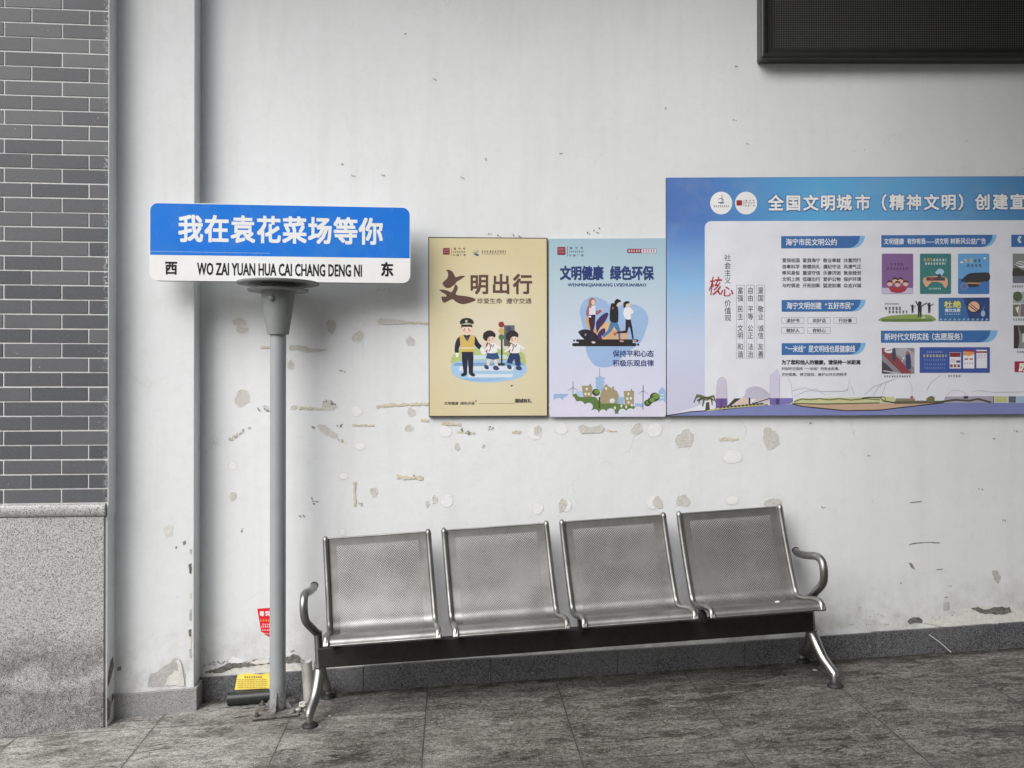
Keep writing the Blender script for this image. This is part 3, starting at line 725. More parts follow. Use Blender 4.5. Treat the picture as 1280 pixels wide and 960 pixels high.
# ------------------------------------------------------------------ yellow traffic poster
EDGE_D = plain('board_edge', (.035, .033, .03), .7); EDGE_L = plain('pale_board_edge', (.30, .30, .31), .7)
def grad_ink(name, stops, axis_fn):
    t = NT(name); f = axis_fn(t); nd = t.n('ValToRGB'); cr = nd.color_ramp
    while len(cr.elements) < len(stops): cr.elements.new(.5)
    for e, (p, c) in zip(cr.elements, stops): e.position = p; e.color = (*[min(.86, lin(v) * PRINT_GAIN) for v in c], 1)
    t.set(nd.inputs[0], f); t.bump(t.noise(2.2, 2), .12, .03); dst = t.noise(7, 6, .65); return t.done(t.mix(t.ramp(dst, .5, .75, 0, .14), nd.outputs[0], (.5, .49, .46)), t.ramp(t.noise(5, 4), .3, .7, .3, .5), 0, .4)
YP = DW - .02
yroot = empty('poster', P(610, 521, DW), 'yellow poster with a brown title and a printed traffic officer leading two children', 'poster')
cen = P(618, 430, YP) - yroot.location
YEL = grad_ink('yellow_print', [(0, (211, 204, 189)), (.45, (207, 198, 169)), (1, (202, 190, 152))],
               lambda t: t.math('MULTIPLY', t.math('SQRT', t.math('ADD', t.math('POWER', t.math('SUBTRACT', t.xyz()[0], cen.x), 2), t.math('POWER', t.math('MULTIPLY', t.math('SUBTRACT', t.xyz()[2], cen.z), .8), 2))), 2.6))
mb = MB(); board(mb, [(535.3, 296.2), (684.2, 297.3), (684.6, 520.6), (536, 521)], YP, DW - .001, EDGE_D, EDGE_D)
board(mb, [(536.4, 297.4), (683.2, 298.4), (683.6, 519.4), (537, 519.8)], YP - .001, YP + .001, YEL, EDGE_D); mb.build('board', yroot)
A = Art(wall_face(YP - .001), wash=.08)
BROWN = (88, 62, 54); INK = (38, 34, 34)
A.at(530, 290, 8)
A.rrect(190, 160, 258, 228, 8, (120, 34, 50))
for yy in (176, 200): A.bars(200, 250, yy, 12, (190, 150, 140), 3)
A.rect(274, 155, 277, 240, (90, 60, 50))
A.line('海宁市', 286, 424, 168, 24, INK, .02, w=26); A.bars(290, 418, 192, 17, INK, 5); A.line('公益广告', 284, 424, 230, 22, INK, .02, w=26)
A.part('emblem', yroot); A.stroke([(485, 205), (510, 208), (535, 200), (548, 185)], 6, (70, 120, 110)); A.smooth([(490, 222), (520, 212), (552, 230), (530, 240), (505, 228)], (40, 84, 110))
A.stroke([(528, 200), (531, 150)], 4, (150, 150, 110)); A.stroke([(490, 190), (525, 184)], 4, (120, 150, 120))
A.bars(575, 820, 185, 24, INK, 7); A.bars(578, 820, 215, 10, INK, 8, 16)
A.part('emblem', yroot)
A.smooth([(218, 380), (250, 378), (285, 398), (305, 432), (318, 452), (360, 440), (412, 440), (370, 472), (325, 500), (312, 520), (280, 545), (255, 560), (215, 556), (190, 525), (186, 508), (208, 485), (232, 462), (240, 430), (236, 400)], BROWN, 3)
A.smooth([(322, 525), (338, 555), (330, 590), (318, 618), (340, 632), (410, 640), (480, 655), (518, 678), (480, 700), (420, 718), (370, 720), (322, 700), (285, 672), (240, 692), (205, 708), (183, 690), (176, 645), (215, 648), (222, 630), (180, 602), (152, 578), (200, 578), (245, 590), (272, 602), (296, 568), (308, 530)], BROWN, 3)
for t, cx in zip('明出行', (553, 771, 987)): A.up(); A.ch(t, cx, 522, 196, 208, BROWN, .028)
A.part('title_lettering', yroot)
A.line('珍爱生命', 530, 782, 690, 58, BROWN, .014); A.line('遵守交通', 820, 1076, 690, 58, BROWN, .014)
A.part('subtitle_lettering', yroot)
A.at(550, 380, 6.858)
A.line('文明健康', 36, 158, 852, 28, INK, .02); A.line('绿色环保', 174, 298, 852, 28, INK, .02); A.ell(308, 832, 6, 7, INK)
A.part('caption_lettering', yroot)
A.rect(335, 851, 640, 854, (120, 110, 80)); A.line('潮城有礼', 642, 786, 830, 38, INK, .03, w=40)
A.part('slogan_lettering', yroot)
A.smooth([(604, 702), (614, 694), (626, 697), (622, 704), (612, 708)], (60, 60, 40)); A.part('dark_fleck', yroot)
SKIN = (232, 205, 186); NAVY = (32, 34, 52)
A.smooth([(95, 470), (130, 420), (180, 385), (300, 380), (520, 385), (640, 400), (715, 420), (728, 470), (690, 520), (150, 520)], (176, 190, 120))
A.smooth([(90, 540), (120, 505), (220, 485), (520, 480), (690, 500), (742, 540), (735, 590), (660, 640), (500, 668), (360, 672), (220, 655), (115, 610)], (160, 195, 225))
A.poly([(290, 440), (560, 436), (600, 468), (290, 476)], (196, 220, 235))
A.poly([(130, 505), (700, 500), (735, 525), (110, 530)], (120, 160, 200))
for y0, y1, x0, x1 in ((535, 572, 170, 640), (600, 628, 250, 630)): A.poly([(x0, y0), (x1, y0), (x1 - 14, y1), (x0 - 10, y1)], (214, 222, 234))
A.smooth([(190, 635), (420, 640), (560, 632), (420, 660), (250, 655)], (140, 180, 220))
ill = A.part('illustration', yroot)
# printed officer
A.poly([(186, 400), (284, 400), (286, 470), (283, 590), (248, 592), (238, 470), (232, 592), (202, 590), (188, 480)], NAVY)
A.smooth([(178, 604), (205, 588), (232, 592), (222, 612), (190, 622)], INK); A.smooth([(248, 592), (278, 588), (302, 606), (290, 622), (262, 612)], INK)
A.smooth([(168, 278), (186, 274), (182, 330), (162, 380), (158, 420), (130, 416), (126, 370), (140, 310)], NAVY)
A.smooth([(290, 276), (306, 282), (332, 330), (358, 362), (340, 388), (306, 364), (284, 322)], NAVY)
A.smooth([(134, 418), (158, 420), (158, 444), (146, 456), (136, 446)], (236, 236, 240)); A.smooth([(342, 386), (358, 366), (384, 398), (398, 424), (360, 430)], (236, 236, 240))
A.poly([(168, 272), (232, 262), (300, 272), (290, 410), (180, 410)], (206, 178, 92)); A.rect(180, 372, 290, 384, (226, 214, 170))
A.poly([(200, 264), (262, 264), (246, 300), (232, 322), (216, 296)], NAVY); A.poly([(228, 282), (238, 282), (240, 312), (232, 320), (225, 310)], (64, 90, 120))
A.ell(229, 222, 46, 46, SKIN); A.ell(204, 228, 14, 9, (216, 150, 130)); A.ell(254, 228, 14, 9, (216, 150, 130)); A.ell(212, 214, 4, 6, INK); A.ell(246, 214, 4, 6, INK); A.stroke([(220, 244), (229, 248), (240, 244)], 3, (150, 60, 60))
A.poly([(184, 176), (274, 176), (278, 206), (264, 196), (196, 196), (182, 206)], INK)
A.smooth([(170, 150), (190, 128), (230, 120), (268, 128), (288, 152), (282, 172), (230, 164), (178, 174)], INK); A.stroke([(182, 174), (230, 164), (278, 172)], 5, (180, 170, 140)); A.ell(226, 148, 10, 11, (214, 200, 150))
A.part('printed_officer', ill)
def child(dx, girl):
    X = lambda p: [(x + dx, y) for x, y in p]
    A.smooth(X([(386, 395), (400, 335), (425, 332), (430, 380), (412, 416), (392, 412)]), (130, 66, 62))
    if girl:
        A.poly(X([(408, 470), (436, 472), (420, 530), (394, 526)]), SKIN); A.poly(X([(462, 470), (486, 470), (498, 536), (472, 538)]), SKIN)
        A.poly(X([(408, 414), (490, 414), (512, 466), (462, 478), (392, 466)]), (44, 76, 126))
    else:
        A.poly(X([(408, 414), (476, 412), (492, 460), (496, 528), (452, 530), (440, 470), (420, 512), (374, 504), (392, 450)]), (36, 52, 96))
    A.smooth(X([(378, 528), (398, 520), (418, 540), (412, 560), (384, 552)]), (48, 62, 102)); A.smooth(X([(454, 540), (480, 528), (508, 552), (490, 568), (458, 560)]), (48, 62, 102))
    A.smooth(X([(410, 346), (440, 334), (472, 338), (488, 372), (486, 416), (408, 418), (410, 380)]), (236, 234, 240))
    A.stroke(X([(470, 350), (500, 372), (530, 384)]), 20, (238, 232, 234)); A.stroke(X([(420, 356), (392, 390), (356, 410)]), 18, (236, 226, 224))
    A.stroke(X([(436, 344), (450, 372), (462, 346)]), 8, (70, 60, 96)); A.stroke(X([(426, 340), (434, 380), (420, 406)]), 8, (130, 66, 62))
    A.ell(432 + dx, 302, 38, 36, SKIN); A.ell(424 + dx, 312, 10, 7, (214, 150, 134)); A.ell(420 + dx, 298, 4, 6, INK); A.ell(450 + dx, 298, 4, 6, INK)
    A.smooth(X([(368, 290), (374, 250), (410, 228), (446, 230), (474, 256), (472, 284), (440, 278), (412, 290), (404, 316), (384, 312)]), (40, 34, 36))
child(0, True); A.part('printed_child', ill)
A.rect(548, 182, 640, 360, (96, 96, 100)); A.ell(590, 216, 22, 26, (60, 66, 86)); A.rect(552, 300, 606, 358, (76, 84, 80))
A.rect(522, 280, 536, 520, (48, 58, 60)); A.rrect(496, 508, 556, 528, 6, (44, 50, 54))
for yy, c in ((176, (140, 46, 50)), (232, (204, 170, 90)), (284, (72, 116, 70))): A.ell(526, yy, 25, 25, c)
A.part('printed_traffic_light', ill)
child(196, False); A.part('printed_child', ill)

# ------------------------------------------------------------------ pale blue health poster
broot = empty('poster', P(759, 521, DW), 'pale blue poster with three printed joggers above a small green town', 'poster')
z0p, z1p = P(759, 521, YP).z - broot.location.z, P(759, 298, YP).z - broot.location.z
BLU = grad_ink('pale_blue_print', [(0, (206, 204, 226)), (.42, (196, 204, 222)), (.8, (170, 192, 204)), (1, (152, 182, 196))], lambda t: t.ramp(t.xyz()[2], z0p, z1p))
mb = MB(); board(mb, [(686.3, 298.4), (832.4, 297.8), (832.4, 517.5), (829, 520.6), (691, 521.5), (686.6, 517)], YP + .001, DW - .001, BLU, EDGE_L); mb.build('board', broot)
A = Art(wall_face(YP + .001), wash=.08); DNAVY = (34, 52, 108)
A.at(680, 290, 4.0875)
A.rrect(68, 76, 110, 118, 5, (130, 40, 54)); A.bars(74, 104, 84, 8, (196, 150, 150), 2); A.bars(74, 104, 100, 8, (196, 150, 150), 4); A.rect(119, 74, 121.5, 124, (70, 60, 80))
A.line('海宁市', 124, 206, 82, 13, INK, .02, w=14); A.bars(128, 202, 96, 9, INK, 5); A.line('公益广告', 124, 206, 119, 12, INK, .02, w=14)
A.part('emblem', broot); A.rect(425, 86, 575, 108, (128, 46, 60)); A.rect(498, 88, 573, 106, (216, 208, 222)); A.bars(430, 494, 91, 12, (226, 206, 214), 6); A.bars(504, 568, 91, 12, (128, 46, 60), 9)
A.part('red_tag', broot)
A.line('文明健康', 82, 304, 210, 74, DNAVY, .04); A.line('绿色环保', 338, 560, 210, 74, DNAVY, .04)
A.part('title_lettering', broot)
A.latin('WENMINGJIANKANG LVSEHUANBAO', 122, 522, 262, 278, DNAVY, .022)
A.part('subtitle_lettering', broot)
A.at(690, 360, 8.727)
A.smooth([(300, 260), (320, 180), (380, 115), (480, 98), (580, 140), (650, 195), (800, 180), (920, 185), (1010, 240), (1052, 340), (1020, 470), (960, 600), (820, 700), (700, 820), (600, 865), (480, 850), (400, 760), (365, 640), (370, 540), (330, 400)], (150, 180, 220))
A.smooth([(380, 290), (420, 340), (470, 440), (480, 520), (420, 470), (370, 380)], (204, 160, 110)); A.smooth([(500, 560), (480, 470), (540, 390), (620, 372), (690, 420), (740, 560)], (216, 176, 130)); A.rect(600, 460, 820, 560, (206, 168, 130))
A.smooth([(490, 500), (480, 380), (540, 300), (600, 268), (612, 300), (570, 380), (520, 440)], (62, 44, 86)); A.smooth([(490, 580), (500, 500), (540, 450), (580, 444), (570, 520), (530, 570)], (62, 44, 86)); A.smooth([(284, 478), (340, 452), (420, 462), (490, 510), (490, 570), (380, 572), (320, 530)], (34, 32, 44)); A.ell(366, 510, 9, 14, (176, 140, 130), rot=.3)
A.rrect(262, 560, 944, 588, 12, INK); A.rrect(220, 600, 918, 636, 17, INK); A.rect(290, 580, 880, 612, INK); A.ell(242, 573, 11, 11, INK); A.ell(940, 618, 13, 13, INK)
ill = A.part('illustration', broot)
A.poly([(402, 290), (474, 288), (468, 400), (452, 460), (452, 590), (424, 588), (416, 440), (400, 360)], (52, 34, 54)); A.smooth([(432, 582), (464, 584), (472, 600), (440, 604)], (216, 206, 206))
A.smooth([(392, 196), (410, 192), (406, 250), (394, 310), (372, 290), (376, 240)], (150, 96, 106)); A.smooth([(468, 200), (484, 250), (530, 236), (548, 246), (510, 282), (478, 290), (466, 240)], (150, 96, 106)); A.smooth([(536, 240), (550, 214), (556, 228), (548, 252)], (226, 190, 176))
A.poly([(406, 196), (474, 190), (476, 290), (404, 294)], (222, 220, 232)); A.ell(414, 312, 14, 10, (226, 226, 226)); A.ell(438, 150, 38, 44, (156, 106, 86)); A.ell(450, 156, 22, 30, (226, 190, 170)); A.smooth([(402, 130), (400, 200), (424, 220), (430, 160)], (156, 106, 86))
A.part('printed_walker', ill)
A.poly([(640, 366), (712, 372), (748, 470), (746, 560), (728, 560), (716, 480), (676, 420), (650, 470), (568, 540), (548, 520), (610, 460)], (72, 120, 164)); A.smooth([(738, 572), (770, 572), (786, 584), (745, 590)], (190, 150, 150)); A.smooth([(536, 516), (560, 530), (566, 552), (548, 552)], (210, 150, 130))
A.smooth([(640, 190), (690, 180), (720, 220), (724, 320), (712, 376), (640, 366), (628, 290)], (30, 30, 36)); A.smooth([(640, 170), (670, 166), (690, 190), (650, 210)], (30, 30, 36)); A.ell(722, 176, 22, 28, (226, 196, 180)); A.smooth([(680, 150), (706, 120), (740, 130), (752, 150), (722, 160), (700, 190), (682, 180)], (26, 24, 28)); A.ell(664, 220, 7, 12, (200, 120, 110), rot=.4)
A.part('printed_jogger', ill)
A.poly([(804, 336), (858, 340), (876, 430), (892, 556), (876, 558), (852, 440), (838, 420), (820, 490), (700, 496), (700, 482), (800, 462)], (40, 32, 48)); A.smooth([(668, 490), (700, 484), (704, 500), (684, 524)], (196, 84, 76)); A.smooth([(880, 566), (900, 566), (928, 580), (884, 586)], (190, 150, 150))
A.smooth([(800, 214), (850, 212), (890, 264), (860, 290), (856, 340), (806, 338), (780, 290), (780, 250)], (224, 224, 232)); A.ell(832, 184, 24, 28, (222, 196, 160)); A.smooth([(778, 160), (810, 144), (846, 150), (836, 168), (808, 178), (800, 206), (780, 214)], (30, 28, 34))
A.part('printed_jogger', ill)
A.at(690, 360, 8.727)
A.line('保持平和心态', 662, 1112, 716, 76, DNAVY, .02); A.line('积极乐观自律', 662, 1112, 820, 76, DNAVY, .02)
A.part('slogan_lettering', broot)
A.at(685, 455, 8.533); LB = (150, 180, 214); HOUSE = (158, 146, 112); GRN = (92, 118, 62)
A.rect(60, 318, 215, 400, LB); A.rect(300, 290, 370, 350, (176, 200, 224))
for k in range(4): A.poly([(508 - 10 + k * 3, 150 + k * 38), (550, 128 + k * 38), (608 + 8 - k * 3, 150 + k * 38), (588, 172 + k * 38), (512, 172 + k * 38)], LB)
A.rect(515, 160, 588, 280, LB); A.stroke([(549, 130), (549, 45)], 6, (120, 140, 176)); A.rect(744, 350, 810, 430, LB); A.rect(930, 420, 1010, 460, LB)
A.poly([(1180, 290), (1220, 240), (1252, 290), (1252, 440), (1180, 440)], LB)
for k in range(4): A.rect(1196, 320 + k * 34, 1236, 334 + k * 34, (206, 212, 230))
A.smooth([(260, 330), (300, 316), (340, 352), (500, 350), (560, 400), (800, 430), (920, 450), (900, 500), (720, 530), (500, 510), (400, 430), (300, 390)], GRN)
A.poly([(358, 232), (470, 230), (472, 300), (462, 350), (378, 350), (370, 300)], HOUSE); A.rect(440, 212, 456, 234, (136, 110, 90)); A.poly([(806, 288), (918, 286), (914, 440), (820, 440)], HOUSE); A.rect(884, 266, 898, 290, (150, 130, 110))
A.poly([(568, 290), (600, 240), (622, 210), (644, 240), (690, 262), (736, 290), (758, 345), (746, 350), (742, 420), (560, 420), (556, 330)], HOUSE); A.rect(684, 240, 704, 268, HOUSE)
for x, y in ((412, 266), (400, 320), (436, 320), (620, 262), (858, 318), (846, 368), (884, 366), (858, 410)): A.rrect(x - 10, y - 14, x + 10, y + 14, 6, (226, 226, 214))
A.ell(684, 392, 28, 26, (214, 216, 226))
for x, y in ((700, 470), (770, 450), (820, 460), (880, 440)): A.smooth([(x, y), (x + 14, y - 22), (x + 24, y - 4), (x + 16, y + 16)], (214, 222, 206))
A.rect(500, 410, 566, 416, (76, 100, 50)); A.rect(540, 350, 556, 470, (60, 70, 40)); A.rect(498, 400, 504, 470, (76, 100, 50))
for cx, cy, rr in ((512, 302, 42), (1062, 416, 38), (1138, 352, 52), (1100, 392, 40)): A.ell(cx, cy, rr, rr * .9, (58, 70, 40)); A.ell(cx + rr * .25, cy - rr * .18, rr * .68, rr * .6, (112, 142, 66))
A.stroke([(1012, 490), (1014, 225)], 7, (80, 76, 86)); A.stroke([(266, 330), (267, 185)], 5, (80, 76, 86))
for bx, by in ((1014, 285), (267, 250)):
    for sx in (-1, 1): A.stroke([(bx, by), (bx + sx * 58, by + 36)], 5, (90, 86, 96), 2)
A.at(685, 455, 8.533); CLD = (214, 212, 232)
A.poly([(18, 560), (18, 420), (90, 380), (200, 400), (300, 420), (430, 470), (520, 530), (700, 545), (860, 520), (960, 490), (1080, 480), (1180, 430), (1258, 440), (1258, 540), (1240, 562), (60, 562)], CLD)
for cx, cy, rr in ((60, 440, 50), (110, 410, 52), (228, 396, 68), (340, 440, 50), (432, 455, 46), (500, 520, 40), (585, 545, 40), (668, 530, 46), (795, 535, 44), (880, 515, 46), (962, 500, 52), (1050, 500, 40), (1150, 460, 62), (1210, 440, 50)): A.ell(cx, min(cy, 558 - rr * .92), rr, rr * .92, CLD)
A.part('printed_town', broot)

# ------------------------------------------------------------------ long notice board
YN = DW - .024
nroot = empty('notice_board', P(1120, 519, DW), 'wide blue-headed notice board with columns of text, small pictures and a drawn skyline', 'notice board')
BX1 = 1480
PH = grad_ink('board_blue_print', [(0, (190, 190, 212)), (.25, (190, 198, 220)), (.52, (134, 178, 216)), (.75, (90, 128, 190)), (.82, (82, 118, 181)), (1, (80, 114, 178))],
              lambda t: t.ramp(t.xyz()[2], P(833, 500, YN).z - nroot.location.z, P(833, 225, YN).z - nroot.location.z))
HD = grad_ink('board_header_print', [(0, (80, 114, 178)), (.1, (80, 118, 180)), (.18, (82, 130, 186)), (.4, (90, 160, 206)), (.65, (98, 156, 202)), (1, (74, 124, 172))],
              lambda t: t.ramp(t.xyz()[0], P(833, 0, YN).x - nroot.location.x, P(1300, 0, YN).x - nroot.location.x))
mb = MB(); board(mb, [(833, 222), (BX1, 219.5), (BX1, 515.5), (833.6, 519.8)], YN, DW - .001, PH, EDGE_D); bo = mb.build('board', nroot)
PRINT_GAIN = 1.38
A = Art(wall_face(YN), wash=.13); A.at(0, 0, 1)
A.poly([(833.6, 222.6), (BX1 - 1, 220.5), (BX1 - 1, 278), (833.9, 278)], HD)
# blend of header and side: narrow strips of the header print
PAN = (204, 207, 224)
p = [(881 + 8 - 8 * math.cos(R(a)), 276.5 + 8 - 8 * math.sin(R(a))) for a in range(0, 91, 15)]
A.poly(p + [(BX1 - 1, 274.5), (BX1 - 1, 515), (836, 519), (881, 505)], PAN)
A.part('printed_panel', nroot)
for cx in (901.5, 932.6): A.ell(cx, 253.8, 13.8, 14.2, (214, 214, 226), 40)
A.at(830, 215, 5.565)
A.stroke([(376, 210), (395, 214), (414, 200), (402, 180)], 6, (40, 50, 60)); A.stroke([(402, 200), (404, 158)], 4, (60, 80, 100)); A.stroke([(378, 188), (400, 182)], 5, (60, 90, 100)); A.stroke([(388, 218), (420, 214)], 7, (40, 60, 90)); A.bars(345, 452, 232, 14, INK, 4, 13)
A.rrect(504, 196, 544, 234, 6, (130, 30, 44)); A.rect(554, 192, 557, 240, (70, 60, 80)); A.line('海宁市', 560, 634, 199, 13, INK, .02, w=14); A.bars(560, 632, 210, 10, INK, 6); A.line('公益广告', 560, 634, 234, 12, INK, .02, w=13)
A.part('emblem', nroot)
A.at(0, 0, 1); WHT = (236, 238, 244); BARB = (44, 92, 150); BARL = (112, 164, 206)
tt = [('全', 969.8), ('国', 991.7), ('文', 1013.6), ('明', 1034.9), ('城', 1055.2), ('市', 1078.5), ('（', 1098.8), ('精', 1121.3), ('神', 1142.7), ('文', 1164.5), ('明', 1185.7), ('）', 1207.5), ('创', 1228.4), ('建', 1250.4), ('宣', 1271.9)]
A.up()
for t, x in tt: A.ch(t, x, 254 - (x - 970) * .005, 19.5, 20.5, (40, 78, 134), .075)
A.up(); A.up()
for t, x in tt: A.ch(t, x, 253.7 - (x - 970) * .005, 19.5, 20.5, WHT, .03)
A.part('title_lettering', nroot)
def header(x0, x1, y0, y1, tail, sk=-.004):
    def tab(e):
        return [(x0, y0), (e, y0 + (e - x0) * sk)] + [(e - (y1 - y0) * (1 - math.cos(a)) * 1.0, y0 + (y1 - y0) * math.sin(a) + (e - x0) * sk) for a in [k * math.pi / 16 for k in range(1, 9)]] + [(x0, y1)]
    A.poly(tab(x1), BARL); A.poly(tab(x1 - tail), BARB)
bars = [(976.4, 1081, 295.2, 310.6, '海宁市民文明公约', 982, 1046.6), (977, 1082, 375, 389.8, '海宁文明创建“五好市民”', 983, 1071), (977, 1082, 429, 443.8, '“一米线”是文明线也是健康线', 978, 1069)]
for x0, x1, y0, y1, t, a, b in bars: header(x0, x1, y0, y1, 6)
header(1101.6, 1245.6, 294, 309.4, 5); header(1101, 1247, 413.4, 428.6, 9); A.rect(1264, 293.4, 1400, 308.8, BARB)
A.part('heading_bar', nroot)
HL = 'heading_lettering'
for x0, x1, y0, y1, t, a, b in bars: A.line(t, a, b, (y0 + y1) / 2 - .3, 9.2, WHT, .012); A.part(HL, nroot)
A.line('文明健康', 1104.6, 1130, 301.8, 8.2, WHT, .012); A.line('有你有我——讲文明', 1134, 1185.5, 301.6, 8.2, WHT, .012); A.line('树新风公益广告', 1188, 1232.6, 301.4, 8.2, WHT, .012)
A.part(HL, nroot); A.line('新时代文明实践', 1105.4, 1161, 421, 9.4, WHT, .012); A.line('（志愿服务）', 1159.5, 1208.5, 420.8, 9.4, WHT, .012)
A.part(HL, nroot); A.line('《', 1266, 1277, 299.5, 9, WHT, .02)
A.part('heading_lettering', nroot)
rows = ['爱我祖国 爱我海宁 敬业奉献 共富同行', '信奉科学 崇德尚礼 遵纪守法 风清气正', '移风易俗 重诺守信 乐善济困 敦亲睦邻', '文明上网 低碳出行 爱护公物 保护环境', '与时俱进 开拓创新 猛进如潮 众志兴城']
for k, rw in enumerate(rows):
    for q, g in enumerate(rw.split()): A.line(g, 977.6 + q * 25.6, 999.7 + q * 25.6, 325.5 + k * 7.85, 5.6, (52, 52, 60), .02)
A.at(830, 370, 5.565)
for x, y, t in ((815, 148, '读好书'), (998, 148, '说好话'), (1180, 148, '行好事'), (815, 217, '做好人'), (998, 217, '存好心')):
    A.frame(x, y, x + 160, y + 44, 3, (150, 150, 166)); A.line(t, x + 34, x + 128, y + 23, 30, (48, 48, 56), .015)
A.line('为了您和他人的健康，请保持一米距离', 817, 1368, 461, 34, (36, 36, 42), .035)
A.line('时刻牢记保持“一米线”的安全距离，', 817, 1236, 506, 24, (64, 64, 74), .01); A.line('守护距离、捍卫规则、维护公共文明秩序', 817, 1272, 546, 24, (64, 64, 74), .01)
A.part('body_lettering', nroot)
A.at(870, 300, 6)
A.col_text('社会主义', 237, (133, 192, 247, 303), 52, 54, (44, 42, 48), .004); A.col_text('价值观', 238, (474, 530, 584), 52, 54, (44, 42, 48), .004)
for x, t in ((332, '富强民主文明和谐'), (408, '自由平等公正法治'), (485, '爱国敬业诚信友善')):
    A.frame(x - 31, 337, x + 31, 887, 2.6, (140, 138, 152)); A.col_text(t, x, (379, 436, 518, 574, 661, 716, 800, 856), 46, 54, (44, 42, 48), .004)
RED = (150, 34, 44); A.up(); A.ch('核', 145, 345, 96, 150, RED, .007, slant=.12); A.up(); A.ch('心', 232, 385, 104, 84, RED, .01, slant=.1)
A.part('values_lettering', nroot)
kp = A.k
def pic(name):
    o = A.part(name, nroot); A.k = kp; return o
A.at(1050, 215, 5.565)
A.rrect(290, 568, 508, 848, 8, (112, 80, 128)); A.rect(292, 806, 506, 846, (176, 172, 196)); A.bars(350, 446, 634, 18, (60, 40, 70), 3, 22); A.bars(326, 474, 664, 18, (60, 40, 70), 4, 20); A.smooth([(336, 790), (400, 804), (466, 790), (450, 830), (400, 842), (352, 830)], (146, 44, 56))
for x, y in ((346, 776), (382, 756), (420, 756), (456, 776), (400, 780)): A.ell(x, y, 19, 19, (210, 160, 140)); A.smooth([(x - 20, y - 2), (x - 12, y - 20), (x + 12, y - 20), (x + 20, y - 2), (x, y - 10)], (56, 36, 40))
pic('printed_card')
A.rrect(555, 568, 772, 848, 8, (46, 106, 104)); A.bars(580, 640, 600, 22, (190, 150, 70), 2, 22); A.bars(646, 740, 604, 18, (206, 210, 210), 5, 20); A.bars(590, 734, 630, 16, (206, 210, 210), 6, 18)
A.smooth([(575, 760), (600, 730), (730, 730), (748, 780), (730, 806), (700, 770), (640, 766), (600, 800)], (206, 150, 120)); A.smooth([(660, 700), (690, 672), (722, 690), (700, 724)], (150, 190, 220)); A.rect(600, 732, 730, 756, (60, 62, 70)); A.ell(640, 745, 13, 15, (150, 50, 50)); A.ell(690, 725, 14, 17, (60, 56, 60)); A.bars(616, 706, 806, 12, (190, 206, 206), 8)
pic('printed_card')
A.rrect(820, 568, 1038, 848, 8, (86, 146, 196)); A.poly([(820, 740), (1038, 760), (1038, 842), (1030, 848), (826, 848), (820, 842)], (52, 104, 164)); A.bars(862, 925, 604, 30, (196, 170, 90), 3, 34); A.bars(930, 984, 608, 22, (40, 50, 70), 4, 26); A.bars(880, 984, 642, 20, (40, 50, 70), 5, 26)
A.smooth([(836, 760), (890, 710), (960, 700), (1036, 704), (1036, 756), (980, 766), (960, 796), (900, 800), (880, 770)], (44, 44, 48)); A.stroke([(886, 772), (980, 776)], 10, (176, 130, 90)); A.ell(862, 796, 26, 26, (110, 116, 140)); A.ell(862, 796, 17, 17, (70, 100, 150)); A.ell(846, 628, 10, 6, (220, 226, 236)); A.ell(1006, 600, 9, 6, (220, 226, 236))
pic('printed_card')
A.at(1050, 370, 5.565)
A.bars(310, 410, 50, 10, (50, 50, 54), 2, 12); A.bars(312, 424, 76, 22, (38, 38, 44), 3, 22); A.bars(336, 470, 102, 20, (38, 38, 44), 4, 22)
A.smooth([(290, 150), (360, 136), (480, 128), (600, 130), (643, 142), (643, 176), (290, 176)], (120, 140, 70), 3); A.poly([(290, 160), (640, 160), (640, 176), (290, 178)], (76, 104, 52))
for x, y, k in ((504, 68, .5), (554, 52, .95), (620, 56, .62)):
    A.ell(x, y, 14 * k, 16 * k, INK); A.poly([(x - 15 * k, y + 14 * k), (x + 15 * k, y + 14 * k), (x + 12 * k, y + 100 * k), (x + 3 * k, y + 100 * k), (x, y + 60 * k), (x - 4 * k, y + 102 * k), (x - 13 * k, y + 102 * k)], INK); A.stroke([(x - 10 * k, y + 22 * k), (x - 30 * k, y - 18 * k)], 8 * k, INK); A.stroke([(x + 10 * k, y + 22 * k), (x + 48 * k, y - 2 * k)], 8 * k, INK)
A.stroke([(572, 100), (586, 120), (580, 140), (596, 150), (566, 154)], 5, (220, 224, 226))
pic('printed_card')
A.rect(685, 12, 1040, 174, (44, 92, 142)); A.poly([(860, 12), (1040, 10), (1040, 172), (900, 172)], (34, 56, 104)); A.line('杜', 724, 782, 58, 50, (206, 196, 70), .03); A.line('绝', 786, 842, 58, 50, (206, 196, 70), .03); A.line('餐饮浪费', 728, 838, 100, 28, (196, 206, 222), .02); A.bars(728, 836, 122, 10, (170, 186, 206), 4, 12)
A.ell(930, 76, 48, 42, (40, 40, 54)); A.ell(930, 74, 40, 36, (204, 164, 130)); A.stroke([(865, 45), (960, 112)], 6, (34, 28, 30)); A.stroke([(890, 40), (980, 116)], 5, (34, 28, 30)); A.ell(994, 122, 15, 22, (150, 166, 190)); A.stroke([(994, 100), (1004, 70)], 4, (90, 130, 160))
for k in range(11): A.poly([(688 + k * 32, 168), (700 + k * 32, 154), (712 + k * 32, 160), (704 + k * 32, 170)], (120, 160, 190))
pic('printed_card')
